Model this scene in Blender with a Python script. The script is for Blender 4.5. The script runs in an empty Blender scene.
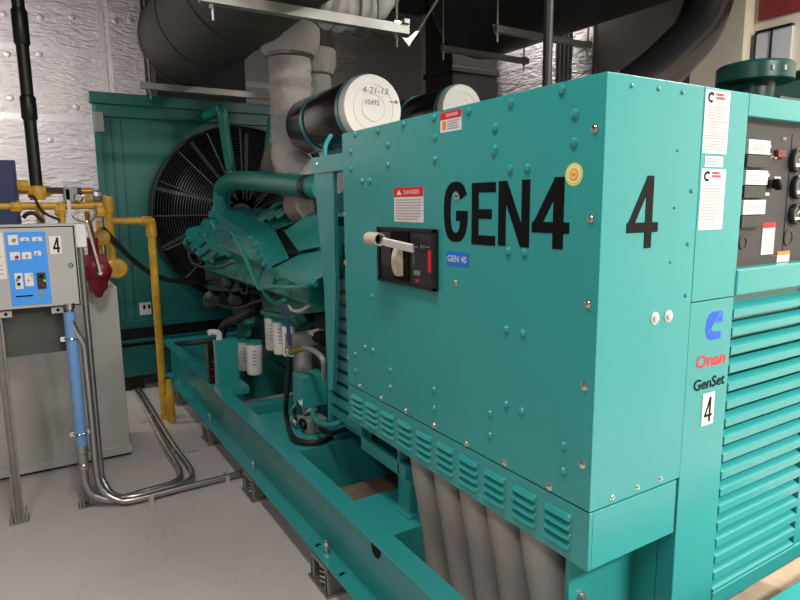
import bpy, bmesh, math, random
import numpy as np
from mathutils import Vector, Matrix
random.seed(4)
SC = bpy.context.scene
COL = SC.collection
# ------------------------------------------------------------------ camera
F = 606.0
vx = np.array([1015., -105., F]); vy = np.array([-380., -91., F]); vz = -np.array([42., 3870., F])
M0 = np.stack([v/np.linalg.norm(v) for v in (vx, vy, vz)], 1)
U_, S_, Vt_ = np.linalg.svd(M0)
R = U_ @ Vt_
EYE = np.array([0., 0., 1.6])
def at(px, py, x=None, y=None, z=None):
    d = R.T @ np.array([px-400., py-300., F])
    if x is not None: t = (x-EYE[0])/d[0]
    elif y is not None: t = (y-EYE[1])/d[1]
    else: t = (z-EYE[2])/d[2]
    return tuple(float(q) for q in (EYE+t*d))
cd = bpy.data.cameras.new('camera'); cam = bpy.data.objects.new('camera', cd); COL.objects.link(cam)
cd.sensor_width = 36; cd.lens = F/800*36; cd.clip_start = .02; cd.clip_end = 100
mw = Matrix.Identity(4)
for i in range(3):
    mw[i][0] = R[0][i]; mw[i][1] = -R[1][i]; mw[i][2] = -R[2][i]; mw[i][3] = EYE[i]
cam.matrix_world = mw
SC.camera = cam
SC.view_settings.view_transform = 'Standard'; SC.view_settings.look = 'None'
SC.view_settings.gamma = 1; SC.view_settings.exposure = 0
# ------------------------------------------------------------------ materials
def lin(c):
    return tuple((v/255/12.92 if v/255 <= .04045 else ((v/255+.055)/1.055)**2.4) for v in c)
def mat(name, rgb, rough=.5, metal=0., bump=0., bscale=40., var=0., vscale=3., coat=0., detail=4, stretch=None, emit=0):
    m = bpy.data.materials.new(name); m.use_nodes = True
    nt = m.node_tree; b = nt.nodes['Principled BSDF']
    c = lin(rgb)
    b.inputs['Base Color'].default_value = (*c, 1)
    b.inputs['Roughness'].default_value = rough
    b.inputs['Metallic'].default_value = metal
    if coat:
        b.inputs['Coat Weight'].default_value = coat; b.inputs['Coat Roughness'].default_value = .12
    if emit:
        b.inputs['Emission Color'].default_value = (*c, 1); b.inputs['Emission Strength'].default_value = emit
    co = None
    if bump or var:
        tc = nt.nodes.new('ShaderNodeTexCoord'); co = tc.outputs['Object']
        if stretch:
            mp = nt.nodes.new('ShaderNodeMapping'); mp.inputs['Scale'].default_value = stretch
            nt.links.new(co, mp.inputs['Vector']); co = mp.outputs['Vector']
    if bump:
        n = nt.nodes.new('ShaderNodeTexNoise'); n.inputs['Scale'].default_value = bscale; n.inputs['Detail'].default_value = detail
        nt.links.new(co, n.inputs['Vector'])
        bp = nt.nodes.new('ShaderNodeBump'); bp.inputs['Strength'].default_value = bump; bp.inputs['Distance'].default_value = .02
        nt.links.new(n.outputs['Fac'], bp.inputs['Height']); nt.links.new(bp.outputs['Normal'], b.inputs['Normal'])
    if var:
        n = nt.nodes.new('ShaderNodeTexNoise'); n.inputs['Scale'].default_value = vscale; n.inputs['Detail'].default_value = 5
        nt.links.new(co, n.inputs['Vector'])
        r = nt.nodes.new('ShaderNodeValToRGB')
        r.color_ramp.elements[0].position = .3; r.color_ramp.elements[1].position = .7
        r.color_ramp.elements[0].color = (*[max(0, q*(1-var)) for q in c], 1)
        r.color_ramp.elements[1].color = (*[min(1, q*(1+var)) for q in c], 1)
        nt.links.new(n.outputs['Fac'], r.inputs['Fac']); nt.links.new(r.outputs['Color'], b.inputs['Base Color'])
    return m
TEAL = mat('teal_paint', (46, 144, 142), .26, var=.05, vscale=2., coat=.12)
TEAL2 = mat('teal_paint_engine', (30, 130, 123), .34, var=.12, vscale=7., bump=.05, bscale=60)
TEALSHADE = mat('teal_paint_shaded', (20, 104, 99), .38, var=.08, vscale=2.)  # same teal paint, darkened for the shade at the radiator
DKGREEN = mat('dark_green_paint', (8, 58, 52), .3)
BLACK = mat('black_paint', (18, 18, 19), .4)
INK = mat('black_vinyl', (10, 10, 11), .6)
INK.node_tree.nodes['Principled BSDF'].inputs['Specular IOR Level'].default_value = .15
RUBBER = mat('black_rubber', (16, 17, 18), .5)
STEEL = mat('galvanised_steel', (165, 163, 160), .35, .85, var=.12, vscale=20)
BLUEPRINT = mat('faded_blue_print', (140, 150, 186), .6)
CLAMPM = mat('pale_zinc', (204, 200, 194), .4, .5)
CONDUIT = mat('steel_conduit_skin', (176, 172, 168), .3, .9, var=.05, vscale=9)
CHROME = mat('bright_zinc', (220, 218, 212), .18, 1.)
STRUTM = mat('zinc_strut', (150, 148, 143), .42, .6, var=.15, vscale=9)
GREYBOX = mat('grey_enamel', (168, 166, 162), .4, var=.03)
GREYTANK = mat('grey_tank_paint', (184, 181, 177), .42, var=.05, vscale=2)
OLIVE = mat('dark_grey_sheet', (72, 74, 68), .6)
WHITE = mat('white_paper', (216, 210, 207), .55)
WHITEP = mat('white_paint', (214, 210, 206), .5)
CAPW = mat('off_white_cap', (238, 234, 226), .5, var=.02)
RED = mat('red_print', (206, 30, 40), .5)
BLUE = mat('blue_plate', (62, 146, 230), .4)
TAGBLUE = mat('blue_tag', (20, 108, 204), .4)
LOGOB = mat('blue_vinyl', (24, 84, 214), .5)
LOGOR = mat('red_vinyl', (226, 46, 56), .5)
YELLOW = mat('yellow_pipe_paint', (206, 158, 48), .4, var=.22, vscale=14)
YELLOWT = mat('yellow_print', (216, 206, 70), .5)
ORANGE = mat('orange_print', (232, 128, 60), .5)
NAVY = mat('navy_enamel', (38, 52, 92), .45)
STRAP = mat('navy_strap_cloth', (40, 52, 110), .6)
CBLUE = mat('blue_conduit_paint', (108, 152, 204), .4, var=.06, vscale=20)
REDP = mat('dark_red_paint', (122, 18, 38), .35, var=.1, vscale=14)
LAG = mat('lagging_cloth', (196, 192, 189), .75, bump=.7, bscale=18, var=.06, vscale=6)
LAGD = mat('lagging_blanket_grey', (150, 140, 132), .85, bump=.5, bscale=55, var=.15, vscale=30)
SILM = mat('dark_silencer_jacket', (60, 58, 56), .62, .1, bump=.25, bscale=7, var=.12, vscale=4, stretch=(1, 4, 1))
ELBM = mat('dark_metal_cladding', (62, 62, 62), .22, .85, var=.1, vscale=3)
CANM = mat('black_canister', (34, 28, 30), .25, var=.1, vscale=6, coat=.3)
FLEX = mat('grey_plastic_conduit', (158, 149, 145), .55, bump=.12, bscale=16, var=.12, vscale=7, stretch=(1, 1, .25))
PANEL = mat('charcoal_panel', (54, 51, 53), .55)
MODUL = mat('dark_grey_module', (46, 45, 44), .45)
GLASS = mat('gauge_face', (60, 62, 64), .15)
TAN = mat('tan_handle', (196, 186, 166), .45)
TIMBER = mat('worn_timber', (116, 98, 84), .7, bump=.3, bscale=30, var=.3, vscale=9, stretch=(1, 8, 8))
TIMBERP = mat('pale_timber', (190, 166, 140), .7, var=.2, vscale=9)
BEIGE = mat('beige_plaster', (222, 212, 190), .8, var=.03)
SHADEW = mat('shaded_plaster', (112, 102, 94), .8)  # right wall's plaster with its shadow put into the colour
REDBEAM = mat('red_oxide_steel', (142, 52, 54), .6)
BLADE = mat('fan_blade_grey', (120, 134, 132), .45)
BRASS = mat('brass', (190, 160, 96), .3, .9)
DARKVOID = mat('dark_steel', (20, 24, 24), .6)
CRATE = mat('dark_steel_sheet', (54, 52, 50), .5, .3)
GRIME = mat('dusty_engine_metal', (58, 74, 72), .55, .3, var=.3, vscale=12)
WIREM = mat('dark_grey_wire', (98, 104, 104), .4, .3)
LITM = mat('lamp_diffuser', (255, 250, 242), .5, emit=3.)
ALU = mat('cast_aluminium', (150, 150, 148), .45, .4, var=.1, vscale=12)
WINP = mat('pale_window_pane', (206, 208, 214), .25)
def foil_mat():
    m = mat('foil_insulation', (216, 208, 208), .4, .4)
    nt = m.node_tree; b = nt.nodes['Principled BSDF']; L = nt.links
    tc = nt.nodes.new('ShaderNodeTexCoord')
    mp = nt.nodes.new('ShaderNodeMapping'); mp.inputs['Scale'].default_value = (1, 1, 3.2); L.new(tc.outputs['Object'], mp.inputs['Vector'])
    n1 = nt.nodes.new('ShaderNodeTexNoise'); n1.inputs['Scale'].default_value = 4.5; n1.inputs['Detail'].default_value = 8; n1.inputs['Roughness'].default_value = .65
    L.new(mp.outputs['Vector'], n1.inputs['Vector'])
    v = nt.nodes.new('ShaderNodeTexVoronoi'); v.inputs['Scale'].default_value = 14; L.new(mp.outputs['Vector'], v.inputs['Vector'])
    ad = nt.nodes.new('ShaderNodeMath'); ad.operation = 'MULTIPLY_ADD'; ad.inputs[1].default_value = .22
    L.new(v.outputs['Distance'], ad.inputs[0]); L.new(n1.outputs['Fac'], ad.inputs[2])
    bp = nt.nodes.new('ShaderNodeBump'); bp.inputs['Strength'].default_value = .8; bp.inputs['Distance'].default_value = .06
    L.new(ad.outputs[0], bp.inputs['Height']); L.new(bp.outputs['Normal'], b.inputs['Normal'])
    return m
FOIL = foil_mat()
FOILT = mat('foil_tape', (206, 200, 200), .5, .4, bump=.3, bscale=20)
def floor_mat():
    m = mat('grey_floor_paint', (178, 169, 167), .42)
    nt = m.node_tree; b = nt.nodes['Principled BSDF']; L = nt.links
    tc = nt.nodes.new('ShaderNodeTexCoord')
    n = nt.nodes.new('ShaderNodeTexNoise'); n.inputs['Scale'].default_value = 1.6; n.inputs['Detail'].default_value = 9; L.new(tc.outputs['Object'], n.inputs['Vector'])
    r = nt.nodes.new('ShaderNodeValToRGB'); r.color_ramp.elements[0].position = .3; r.color_ramp.elements[1].position = .72
    r.color_ramp.elements[0].color = (*lin((182, 172, 170)), 1); r.color_ramp.elements[1].color = (*lin((198, 188, 185)), 1)
    L.new(n.outputs['Fac'], r.inputs['Fac'])
    w = nt.nodes.new('ShaderNodeTexNoise'); w.inputs['Scale'].default_value = 1.1; w.inputs['Detail'].default_value = 6; w.inputs['Distortion'].default_value = 1.2; L.new(tc.outputs['Object'], w.inputs['Vector'])
    cr = nt.nodes.new('ShaderNodeValToRGB')            # faint hairline cracks
    e = cr.color_ramp.elements; e[0].position = .496; e[0].color = (0, 0, 0, 1); e[1].position = .504; e[1].color = (0, 0, 0, 1)
    k = cr.color_ramp.elements.new(.5); k.color = (.22, .22, .22, 1)
    L.new(w.outputs['Fac'], cr.inputs['Fac'])
    mx = nt.nodes.new('ShaderNodeMix'); mx.data_type = 'RGBA'
    L.new(cr.outputs['Color'], mx.inputs['Factor']); L.new(r.outputs['Color'], mx.inputs['A']); mx.inputs['B'].default_value = (*lin((136, 128, 126)), 1)
    L.new(mx.outputs['Result'], b.inputs['Base Color'])
    bp = nt.nodes.new('ShaderNodeBump'); bp.inputs['Strength'].default_value = .06; L.new(n.outputs['Fac'], bp.inputs['Height']); L.new(bp.outputs['Normal'], b.inputs['Normal'])
    return m
FLOORM = floor_mat()
CEILM = mat('dark_ceiling_paint', (86, 84, 82), .8)
WALLM = mat('painted_block', (150, 146, 140), .8)
# ------------------------------------------------------------------ mesh builder
WO = {}
def crom(pts, n=6):
    P = [Vector(p) for p in pts]
    if len(P) < 3: return P
    out = []
    for i in range(len(P)-1):
        p0 = P[i-1] if i else P[0]*2-P[1]
        p1, p2 = P[i], P[i+1]
        p3 = P[i+2] if i+2 < len(P) else P[-1]*2-P[-2]
        for k in range(n):
            t = k/n
            out.append(.5*((2*p1)+(p2-p0)*t+(2*p0-5*p1+4*p2-p3)*t*t+(3*p1-p0-3*p2+p3)*t**3))
    out.append(P[-1]); return out
def basis(d):
    d = Vector(d).normalized()
    a = Vector((0, 0, 1)) if abs(d.z) < .9 else Vector((1, 0, 0))
    u = d.cross(a).normalized(); return u, d.cross(u).normalized(), d
class MB:
    def __init__(s): s.v = []; s.f = []
    def add(s, vs, fs):
        o = len(s.v); s.v += [tuple(v) for v in vs]; s.f += [[i+o for i in f] for f in fs]; return s
    def box(s, a, b):
        x0, x1 = sorted((a[0], b[0])); y0, y1 = sorted((a[1], b[1])); z0, z1 = sorted((a[2], b[2]))
        return s.add([(x, y, z) for z in (z0, z1) for y in (y0, y1) for x in (x0, x1)],
                     [(0, 2, 3, 1), (4, 5, 7, 6), (0, 1, 5, 4), (2, 6, 7, 3), (0, 4, 6, 2), (1, 3, 7, 5)])
    def obox(s, c, X, Y, Z):
        c, X, Y, Z = map(Vector, (c, X, Y, Z))
        return s.add([c+X*i+Y*j+Z*k for k in (-1, 1) for j in (-1, 1) for i in (-1, 1)],
                     [(0, 2, 3, 1), (4, 5, 7, 6), (0, 1, 5, 4), (2, 6, 7, 3), (0, 4, 6, 2), (1, 3, 7, 5)])
    def bar(s, p0, p1, w, h, up=(0, 0, 1)):
        p0, p1 = Vector(p0), Vector(p1); d = p1-p0
        sd = d.cross(Vector(up)).normalized(); u = sd.cross(d).normalized()
        return s.obox((p0+p1)/2, d/2, sd*w/2, u*h/2)
    def rings(s, rings, caps=True, closed=False):
        n = len(rings[0]); o = []
        fs = []
        for r in rings: o += list(r)
        m = len(rings)
        for i in range(m if closed else m-1):
            j = (i+1) % m
            for k in range(n):
                l = (k+1) % n
                fs.append((i*n+k, i*n+l, j*n+l, j*n+k))
        if caps and not closed:
            fs.append(tuple(reversed(range(n)))); fs.append(tuple((m-1)*n+k for k in range(n)))
        return s.add(o, fs)
    def cyl(s, p0, p1, r, r1=None, seg=16):
        p0, p1 = Vector(p0), Vector(p1); u, v, d = basis(p1-p0); r1 = r if r1 is None else r1
        return s.rings([[p+(u*math.cos(2*math.pi*k/seg)+v*math.sin(2*math.pi*k/seg))*q for k in range(seg)] for p, q in ((p0, r), (p1, r1))])
    def tube(s, pts, r, seg=10, smooth=6):
        P = crom(pts, smooth) if smooth else [Vector(p) for p in pts]
        u, v, d = basis(P[1]-P[0]); rg = []
        for i, p in enumerate(P):
            t = (P[min(i+1, len(P)-1)]-P[max(i-1, 0)]).normalized()
            u = (u-t*u.dot(t)).normalized(); v = t.cross(u)
            q = r(i/(len(P)-1)) if callable(r) else r
            rg.append([p+(u*math.cos(2*math.pi*k/seg)+v*math.sin(2*math.pi*k/seg))*q for k in range(seg)])
        return s.rings(rg)
    def lathe(s, o, ax, prof, seg=24, caps=True):
        o = Vector(o); u, v, d = basis(ax)
        return s.rings([[o+d*h+(u*math.cos(2*math.pi*k/seg)+v*math.sin(2*math.pi*k/seg))*r for k in range(seg)] for r, h in prof], caps)
    def ring(s, o, ax, R0, r, seg=32, rs=6):
        o = Vector(o); u, v, d = basis(ax); rg = []
        for k in range(seg):
            a = 2*math.pi*k/seg; e = u*math.cos(a)+v*math.sin(a)
            rg.append([o+e*(R0+r*math.cos(2*math.pi*j/rs))+d*r*math.sin(2*math.pi*j/rs) for j in range(rs)])
        return s.rings(rg, closed=True)
    def prism(s, pts, ext):
        n = len(pts); e = Vector(ext)
        a = [Vector(p) for p in pts]
        return s.add(a+[p+e for p in a], [tuple(reversed(range(n))), tuple(range(n, 2*n))]+[(k, (k+1) % n, n+(k+1) % n, n+k) for k in range(n)])
    def hull(s, pts):
        bm = bmesh.new()
        for p in pts: bm.verts.new(p)
        bmesh.ops.convex_hull(bm, input=bm.verts)
        bm.verts.index_update()
        used = {v for f in bm.faces for v in f.verts}; ul = list(used); ix = {v: i for i, v in enumerate(ul)}
        s.add([tuple(v.co) for v in ul], [[ix[v] for v in f.verts] for f in bm.faces]); bm.free(); return s
    def dome(s, c, n, r, h, seg=10):
        return s.lathe(c, n, [(r, 0), (r*.95, h*.35), (r*.7, h*.8), (r*.25, h)], seg)
    def build(s, name, m, parent=None, bevel=0, smooth=True, ang=35, segs=2):
        xs = np.array(s.v); lo, hi = xs.min(0), xs.max(0)
        org = Vector(((lo[0]+hi[0])/2, (lo[1]+hi[1])/2, lo[2]))
        me = bpy.data.meshes.new(name)
        me.from_pydata([tuple(Vector(v)-org) for v in s.v], [], s.f)
        bm = bmesh.new(); bm.from_mesh(me); bmesh.ops.recalc_face_normals(bm, faces=bm.faces); bm.to_mesh(me); bm.free()
        me.materials.append(m)
        if smooth:
            for p in me.polygons: p.use_smooth = True
            me.set_sharp_from_angle(angle=math.radians(ang))
        o = bpy.data.objects.new(name, me); COL.objects.link(o)
        WO[o.name] = org
        if parent is not None:
            o.parent = parent; o.location = org-WO[parent.name]
        else: o.location = org
        if bevel:
            b = o.modifiers.new('bevel', 'BEVEL'); b.width = bevel; b.segments = segs; b.limit_method = 'ANGLE'; b.angle_limit = math.radians(40)
            b.harden_normals = True
        return o
def tag(o, label=None, cat=None, group=None, kind=None):
    if label: o['label'] = label
    if cat: o['category'] = cat
    if group: o['group'] = group
    if kind: o['kind'] = kind
    return o
def thing(name, label, cat, loc, group=None):
    o = bpy.data.objects.new(name, None); COL.objects.link(o); o.location = loc; o.empty_display_size = .05
    WO[o.name] = Vector(loc); return tag(o, label, cat, group)
def struct(name, mb, m, **k):
    o = mb.build(name, m, **k); o['kind'] = 'structure'; return o
# ---- 2-D art on a plane: origin O, right vector, up vector, normal
class Plane2:
    def __init__(s, O, r, u, n): s.O, s.r, s.u, s.n = map(Vector, (O, r, u, n))
    def p(s, a, b, d=0): return s.O+s.r*a+s.u*b+s.n*d
def rect(pl, a0, b0, a1, b1, d=.0015, d0=0.0):
    return MB().prism([pl.p(a0, b0, d0), pl.p(a1, b0, d0), pl.p(a1, b1, d0), pl.p(a0, b1, d0)], pl.n*(d-d0))
def strokes(paths, w, closed=False):
    """mitred polylines as 2-D quads"""
    out = []
    for path in paths:
        P = [Vector((q[0], q[1])) for q in path]; L = []; Rr = []
        for i, p in enumerate(P):
            d0 = (P[i]-P[i-1]).normalized() if i else None
            d1 = (P[i+1]-P[i]).normalized() if i+1 < len(P) else None
            if d0 is None: d0 = d1
            if d1 is None: d1 = d0
            n0 = Vector((-d0.y, d0.x)); n1 = Vector((-d1.y, d1.x)); b = n0+n1
            b = b.normalized() if b.length > 1e-5 else n0
            k = w/2/max(.35, b.dot(n1)); L.append(p+b*k); Rr.append(p-b*k)
        for i in range(len(P)-1): out.append([Rr[i], Rr[i+1], L[i+1], L[i]])
    return out
def art(pl, polys, box, src, name, m, parent, d=.0015, lab=None, d0=.0):
    """polys in src units -> rect box (a0,b0,a1,b1) on plane"""
    a0, b0, a1, b1 = box; sx0, sy0, sx1, sy1 = src; mb = MB()
    for i_, q in enumerate(polys):
        mb.prism([pl.p(a0+(p[0]-sx0)/(sx1-sx0)*(a1-a0), b0+(p[1]-sy0)/(sy1-sy0)*(b1-b0), d0) for p in q], pl.n*(d-d0-.00012*(i_ % 9)))
    o = mb.build(name, m, parent, smooth=False)
    if lab: o['label'] = lab
    return o
def text(pl, body, box, name, m, parent, bold=0., shear=0., d=.0012, lab=None, depth=.0006):
    cu = bpy.data.curves.new('txt', 'FONT'); cu.body = body; cu.offset = bold; cu.shear = shear; cu.resolution_u = 3
    ob = bpy.data.objects.new('txt', cu); COL.objects.link(ob)
    bpy.context.view_layer.update()
    me = bpy.data.meshes.new_from_object(ob.evaluated_get(bpy.context.evaluated_depsgraph_get()))
    bpy.data.objects.remove(ob)
    V = np.array([v.co[:2] for v in me.vertices]); lo, hi = V.min(0), V.max(0); a0, b0, a1, b1 = box; s = MB()
    vs = [pl.p(a0+(v[0]-lo[0])/(hi[0]-lo[0])*(a1-a0), b0+(v[1]-lo[1])/(hi[1]-lo[1])*(b1-b0), d) for v in V]
    s.add(vs, [list(p.vertices) for p in me.polygons]); bpy.data.meshes.remove(me)
    o = s.build(name, m, parent, smooth=False)
    if lab: o['label'] = lab
    return o
def lines(pl, a0, b0, a1, b1, n, name, m, parent, d=.0022, fill=.35, seed=0):
    rnd = random.Random(seed); mb = MB(); h = (b1-b0)/n
    for i in range(n):
        z = b1-h*(i+.5); e = a1-(a1-a0)*rnd.choice((0, 0, .05, .3, .15))
        mb.prism([pl.p(a0, z-h*fill/2, d-.0006), pl.p(e, z-h*fill/2, d-.0006), pl.p(e, z+h*fill/2, d-.0006), pl.p(a0, z+h*fill/2, d-.0006)], pl.n*.0006)
    return mb.build(name, m, parent, smooth=False)
PRINT = mat('grey_print', (160, 150, 150), .6)
PENM = mat('pen_ink', (110, 104, 108), .6)
PRINTP = mat('pinkish_print', (200, 158, 156), .6)

# ------------------------------------------------------------------ room
XR, YB, ZC = 4.6, 6.9, 4.0
struct('floor', MB().box((-3.4, -4.2, -.1), (XR+.1, YB+.1, 0)), FLOORM, smooth=False)
struct('ceiling', MB().box((-3.4, -4.2, ZC), (XR+.1, YB+.1, ZC+.1)), CEILM, smooth=False)
struct('wall_back', MB().box((-3.4, YB, 0), (XR+.1, YB+.12, ZC)), FOIL, smooth=False)
struct('wall_left', MB().box((-3.52, -4.2, 0), (-3.4, YB+.12, ZC)), WALLM, smooth=False)
struct('wall_front', MB().box((-3.4, -4.3, 0), (XR+.1, -4.2, ZC)), WALLM, smooth=False)
struct('wall_right', MB().box((XR, -4.2, 0), (XR+.12, YB, ZC)), BEIGE, smooth=False)
# foil covering on the far half of the right wall, wall's shadow coloured in as a brown slab next to the column, beige column
struct('wall_right_foil', MB().box((XR-.03, 4.05, 0), (XR-.001, YB, ZC)), FOIL, smooth=False)
struct('wall_right_shade', MB().box((XR-.05, 3.0, 0), (XR-.001, 3.98, ZC)), SHADEW, smooth=False)
struct('column', MB().box((XR-.12, 2.6, 0), (XR-.002, 3.0, ZC)), BEIGE, smooth=False)
struct('column_foil', MB().box((.86, YB-.1, 0), (1.16, YB-.001, ZC)), FOIL, smooth=False)
n_ = 0
for z, x0, x1 in ((3.09, -3.3, .86), (2.46, -3.3, .86), (1.3, -3.3, .86), (2.95, 1.16, 4.5)):
    n_ += 1
    struct(f'trim_{n_}', MB().box((x0, YB-.006, z-.03), (x1, YB-.0005, z+.03)), FOILT, smooth=False)
for x, z0, z1, w in ((.72, .1, 2.46, .05), (.8, 2.46, 3.95, .05), (2.6, .1, 3.95, .06), (-.9, .1, 2.45, .05)):
    n_ += 1
    struct(f'trim_{n_}', MB().box((x-w/2, YB-.008, z0), (x+w/2, YB-.0005, z1)), FOILT, smooth=False)
# insulation fixing pins: round washers pressed into the foil
for i, (px, py) in enumerate(((40, 17), (72, 17), (7, 54), (39, 54), (10, 98), (76, 107), (115, 21), (130, 20), (50, 140), (3, 14))):
    p = at(px, py, y=YB-.004)
    if px > 108 and px < 138: p = at(px, py, y=YB-.104)
    tag(MB().dome(p, (0, -1, 0), .03, .012).build('insulation_pin', FOILT), 'small round foil washer pressed into the foil covered wall', 'fixing', 'foil pin washers')
# window and red beam on the right wall
w1 = thing('window_1', None, None, (XR, 2.4, 2.5)); w1['kind'] = 'structure'
wy0, wy1, wz1 = at(793.5, 40, x=XR)[1], at(758, 40, x=XR)[1], at(760, 33.5, x=XR)[2]; wy2 = at(774, 40, x=XR)[1]
MB().box((XR-.03, wy0, 2.3), (XR-.001, wy1, wz1)).build('pane', WINP, w1, smooth=False)
f_ = MB()
for y in (wy2, wy1): f_.box((XR-.04, y-.005, 2.3), (XR-.002, y+.005, wz1))
f_.box((XR-.04, wy0, wz1-.004), (XR-.002, wy1, wz1+.012)); f_.build('window_frame', BLACK, w1, smooth=False)
struct('lintel', MB().box((XR-.02, 1.2, at(760, 21, x=XR)[2]), (XR-.002, at(760, 10, x=XR)[1], 3.1)), REDBEAM, smooth=False)

# ------------------------------------------------------------------ generator enclosure
ZL, ZK = .125, .446
X0, Y0, ZT = 1.05, .89, 1.868
YF = 2.125
ZS, ZBOT = .893, .746       # seam, skirt bottom (side)
XE = 1.385
PA = Plane2((X0, 0, 0), (0, -1, 0), (0, 0, 1), (-1, 0, 0))
PB = Plane2((0, Y0, 0), (1, 0, 0), (0, 0, 1), (0, -1, 0))
def A(px, py): p = at(px, py, x=X0); return (-p[1], p[2])
def B(px, py): p = at(px, py, y=Y0); return (p[0], p[2])
enc = thing('generator_enclosure', 'tall teal riveted generator enclosure marked GEN4 with a louvered skirt', 'generator enclosure', (1.4, 1.5, .45))
hs = MB(); hs.box((X0+.002, Y0+.002, ZS-.0), (XE-.001, YF, ZT-.003)); hs.box((X0+.012, Y0+.012, ZBOT+.05), (XE-.001, YF-.01, ZS))
hs.build('housing', TEAL, enc, bevel=.004)
side = MB().box((X0-.003, Y0+.0005, ZS+.002), (X0+.0025, YF-.001, ZT)).build('side_panel', TEAL, enc, bevel=.002)
end = MB().box((X0-.003, Y0-.003, ZS+.002), (XE, Y0+.0025, ZT)).build('end_panel', TEAL, enc, bevel=.002)
skirt = MB().box((X0-.002, Y0-.003, ZBOT), (X0+.01, YF, ZS-.002)).box((X0+.01, YF-.012, ZBOT), (X0+.14, YF, ZS-.002)).build('louvered_skirt', TEAL, enc, bevel=.0015)
eskirt = MB().box((X0+.0105, Y0-.003, ZBOT), (XE-.012, Y0+.01, ZS-.002)).build('end_skirt', TEAL, enc, bevel=.0015)
# floor pan of the enclosure, set back from the skirt edge
MB().box((X0+.02, Y0+.02, ZBOT+.035), (XE-.002, YF-.02, ZBOT+.05)).build('floor_pan', TEALSHADE, enc)
cols = [360, 374, 390, 407.5, 426, 447, 470, 495, 524, 556]
a0 = -at(358, 400, x=X0)[1]; a1 = -at(558, 530, x=X0)[1]
for i in range(10):
    a = a0+(a1-a0)*i/9.0
    for k in range(4):
        z = ZBOT+.028+.0245*(3-k)+.004
        l = MB(); w = .044; h = .0135; pts = []
        # half-round pressed louver, open underneath
        rg = []
        for t in range(15):
            s_ = (-1, -.985, -.95, -.9, -.8, -.6, -.3, 0, .3, .6, .8, .9, .95, .985, 1)[t]; r_ = (1-s_**8)**.5 if abs(s_) < 1 else 0
            aa = a+s_*w
            rg.append([PA.p(aa, z+h, .0015), PA.p(aa, z+h*.55, .002+.010*r_), PA.p(aa, z, .0025+.013*r_), PA.p(aa, z-.002, .002+.012*r_), PA.p(aa, z, .0015)])
        l.rings(rg); l.build('louver', TEAL, skirt)
# bolts on the side panel
teal_b = [(351.7,151.8),(352,168.8),(389,165),(363,181),(371,180.5),(373,295.7),(356,135),(379,131),(389,145),(404.5,124.5),(435,118),(436,137.5),(470,111),(512,103),(496,127.5),(496,149),(563,90),(576,114),(575,142.5),(436,159.5),(495,152),(511,169),(528,168),(509.5,251),(525.5,252.5),(507.5,329),(524,333),(435,389),(435,408),(491,413),(507,404),(523,411),(491,435),(564.5,445),(356,354),(366,347),(374,350),(356,370),(391,370),(391,387),(564.5,470.5)]
zinc_b = [(345.7,214),(346,263),(348.5,357),(361,386),(382,398),(406.5,410.5),(435,425),(467,443),(505.5,462),(550,486),(583,464),(585.5,386),(589,304),(592,219),(596,129),(457,196.5),(457,283)]
for p in teal_b:
    a, z = A(*p)
    MB().dome(PA.p(a, z, .002), PA.n, .0115, .009).build('rivet', TEAL, side)
for p in zinc_b:
    a, z = A(*p)
    o = MB().lathe(PA.p(a, z, .002), PA.n, [(.011, 0), (.011, .002), (.0072, .0025), (.0065, .006), (.003, .0075)], 10).build('screw', CHROME, side); o['label'] = 'zinc screw'
for p in [(630.5, 86), (657, 89), (681, 92.5), (690, 191), (686.5, 244), (684.5, 295)]:
    a, z = B(*p)
    MB().dome(PB.p(a, z, .002), PB.n, .006, .006).build('rivet', TEAL, end)
for p in [(676, 151), (673, 208), (669, 262.5)]:
    a, z = B(*p)
    MB().cyl(PB.p(a, z, .0025), PB.p(a, z, .0035), .0032, seg=10).build('bolt_hole', INK, end)
for p in [(611, 497), (636, 487), (659, 478.5)]:
    a, z = B(*p)
    o = MB().lathe(PB.p(a, z, .002), PB.n, [(.008, 0), (.008, .002), (.0055, .0025), (.005, .006), (.002, .0075)], 10).build('screw', CHROME, eskirt); o['label'] = 'zinc screw'
for p in [(653.5, 318), (667, 316)]:
    a, z = B(*p)
    o = MB().lathe(PB.p(a, z, .002), PB.n, [(.0155, 0), (.0155, .003), (.009, .0035), (.0085, .008), (.004, .009)], 16).build('washer_bolt', CLAMPM, end); o['label'] = 'pale bolt on a large round washer'
# GEN4 lettering -- own stroke font
def arc(cx, cy, rx, ry, d0, d1, n=14):
    return [(cx+rx*math.cos(math.radians(d0+(d1-d0)*k/n)), cy+ry*math.sin(math.radians(d0+(d1-d0)*k/n))) for k in range(n+1)]
w = .24
GL = strokes([arc(.5, .7, .37, .2, 12, 180)+arc(.5, .3, .37, .2, 180, 360)+[(.87, .45), (.5, .45)]], w*.95)
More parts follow.
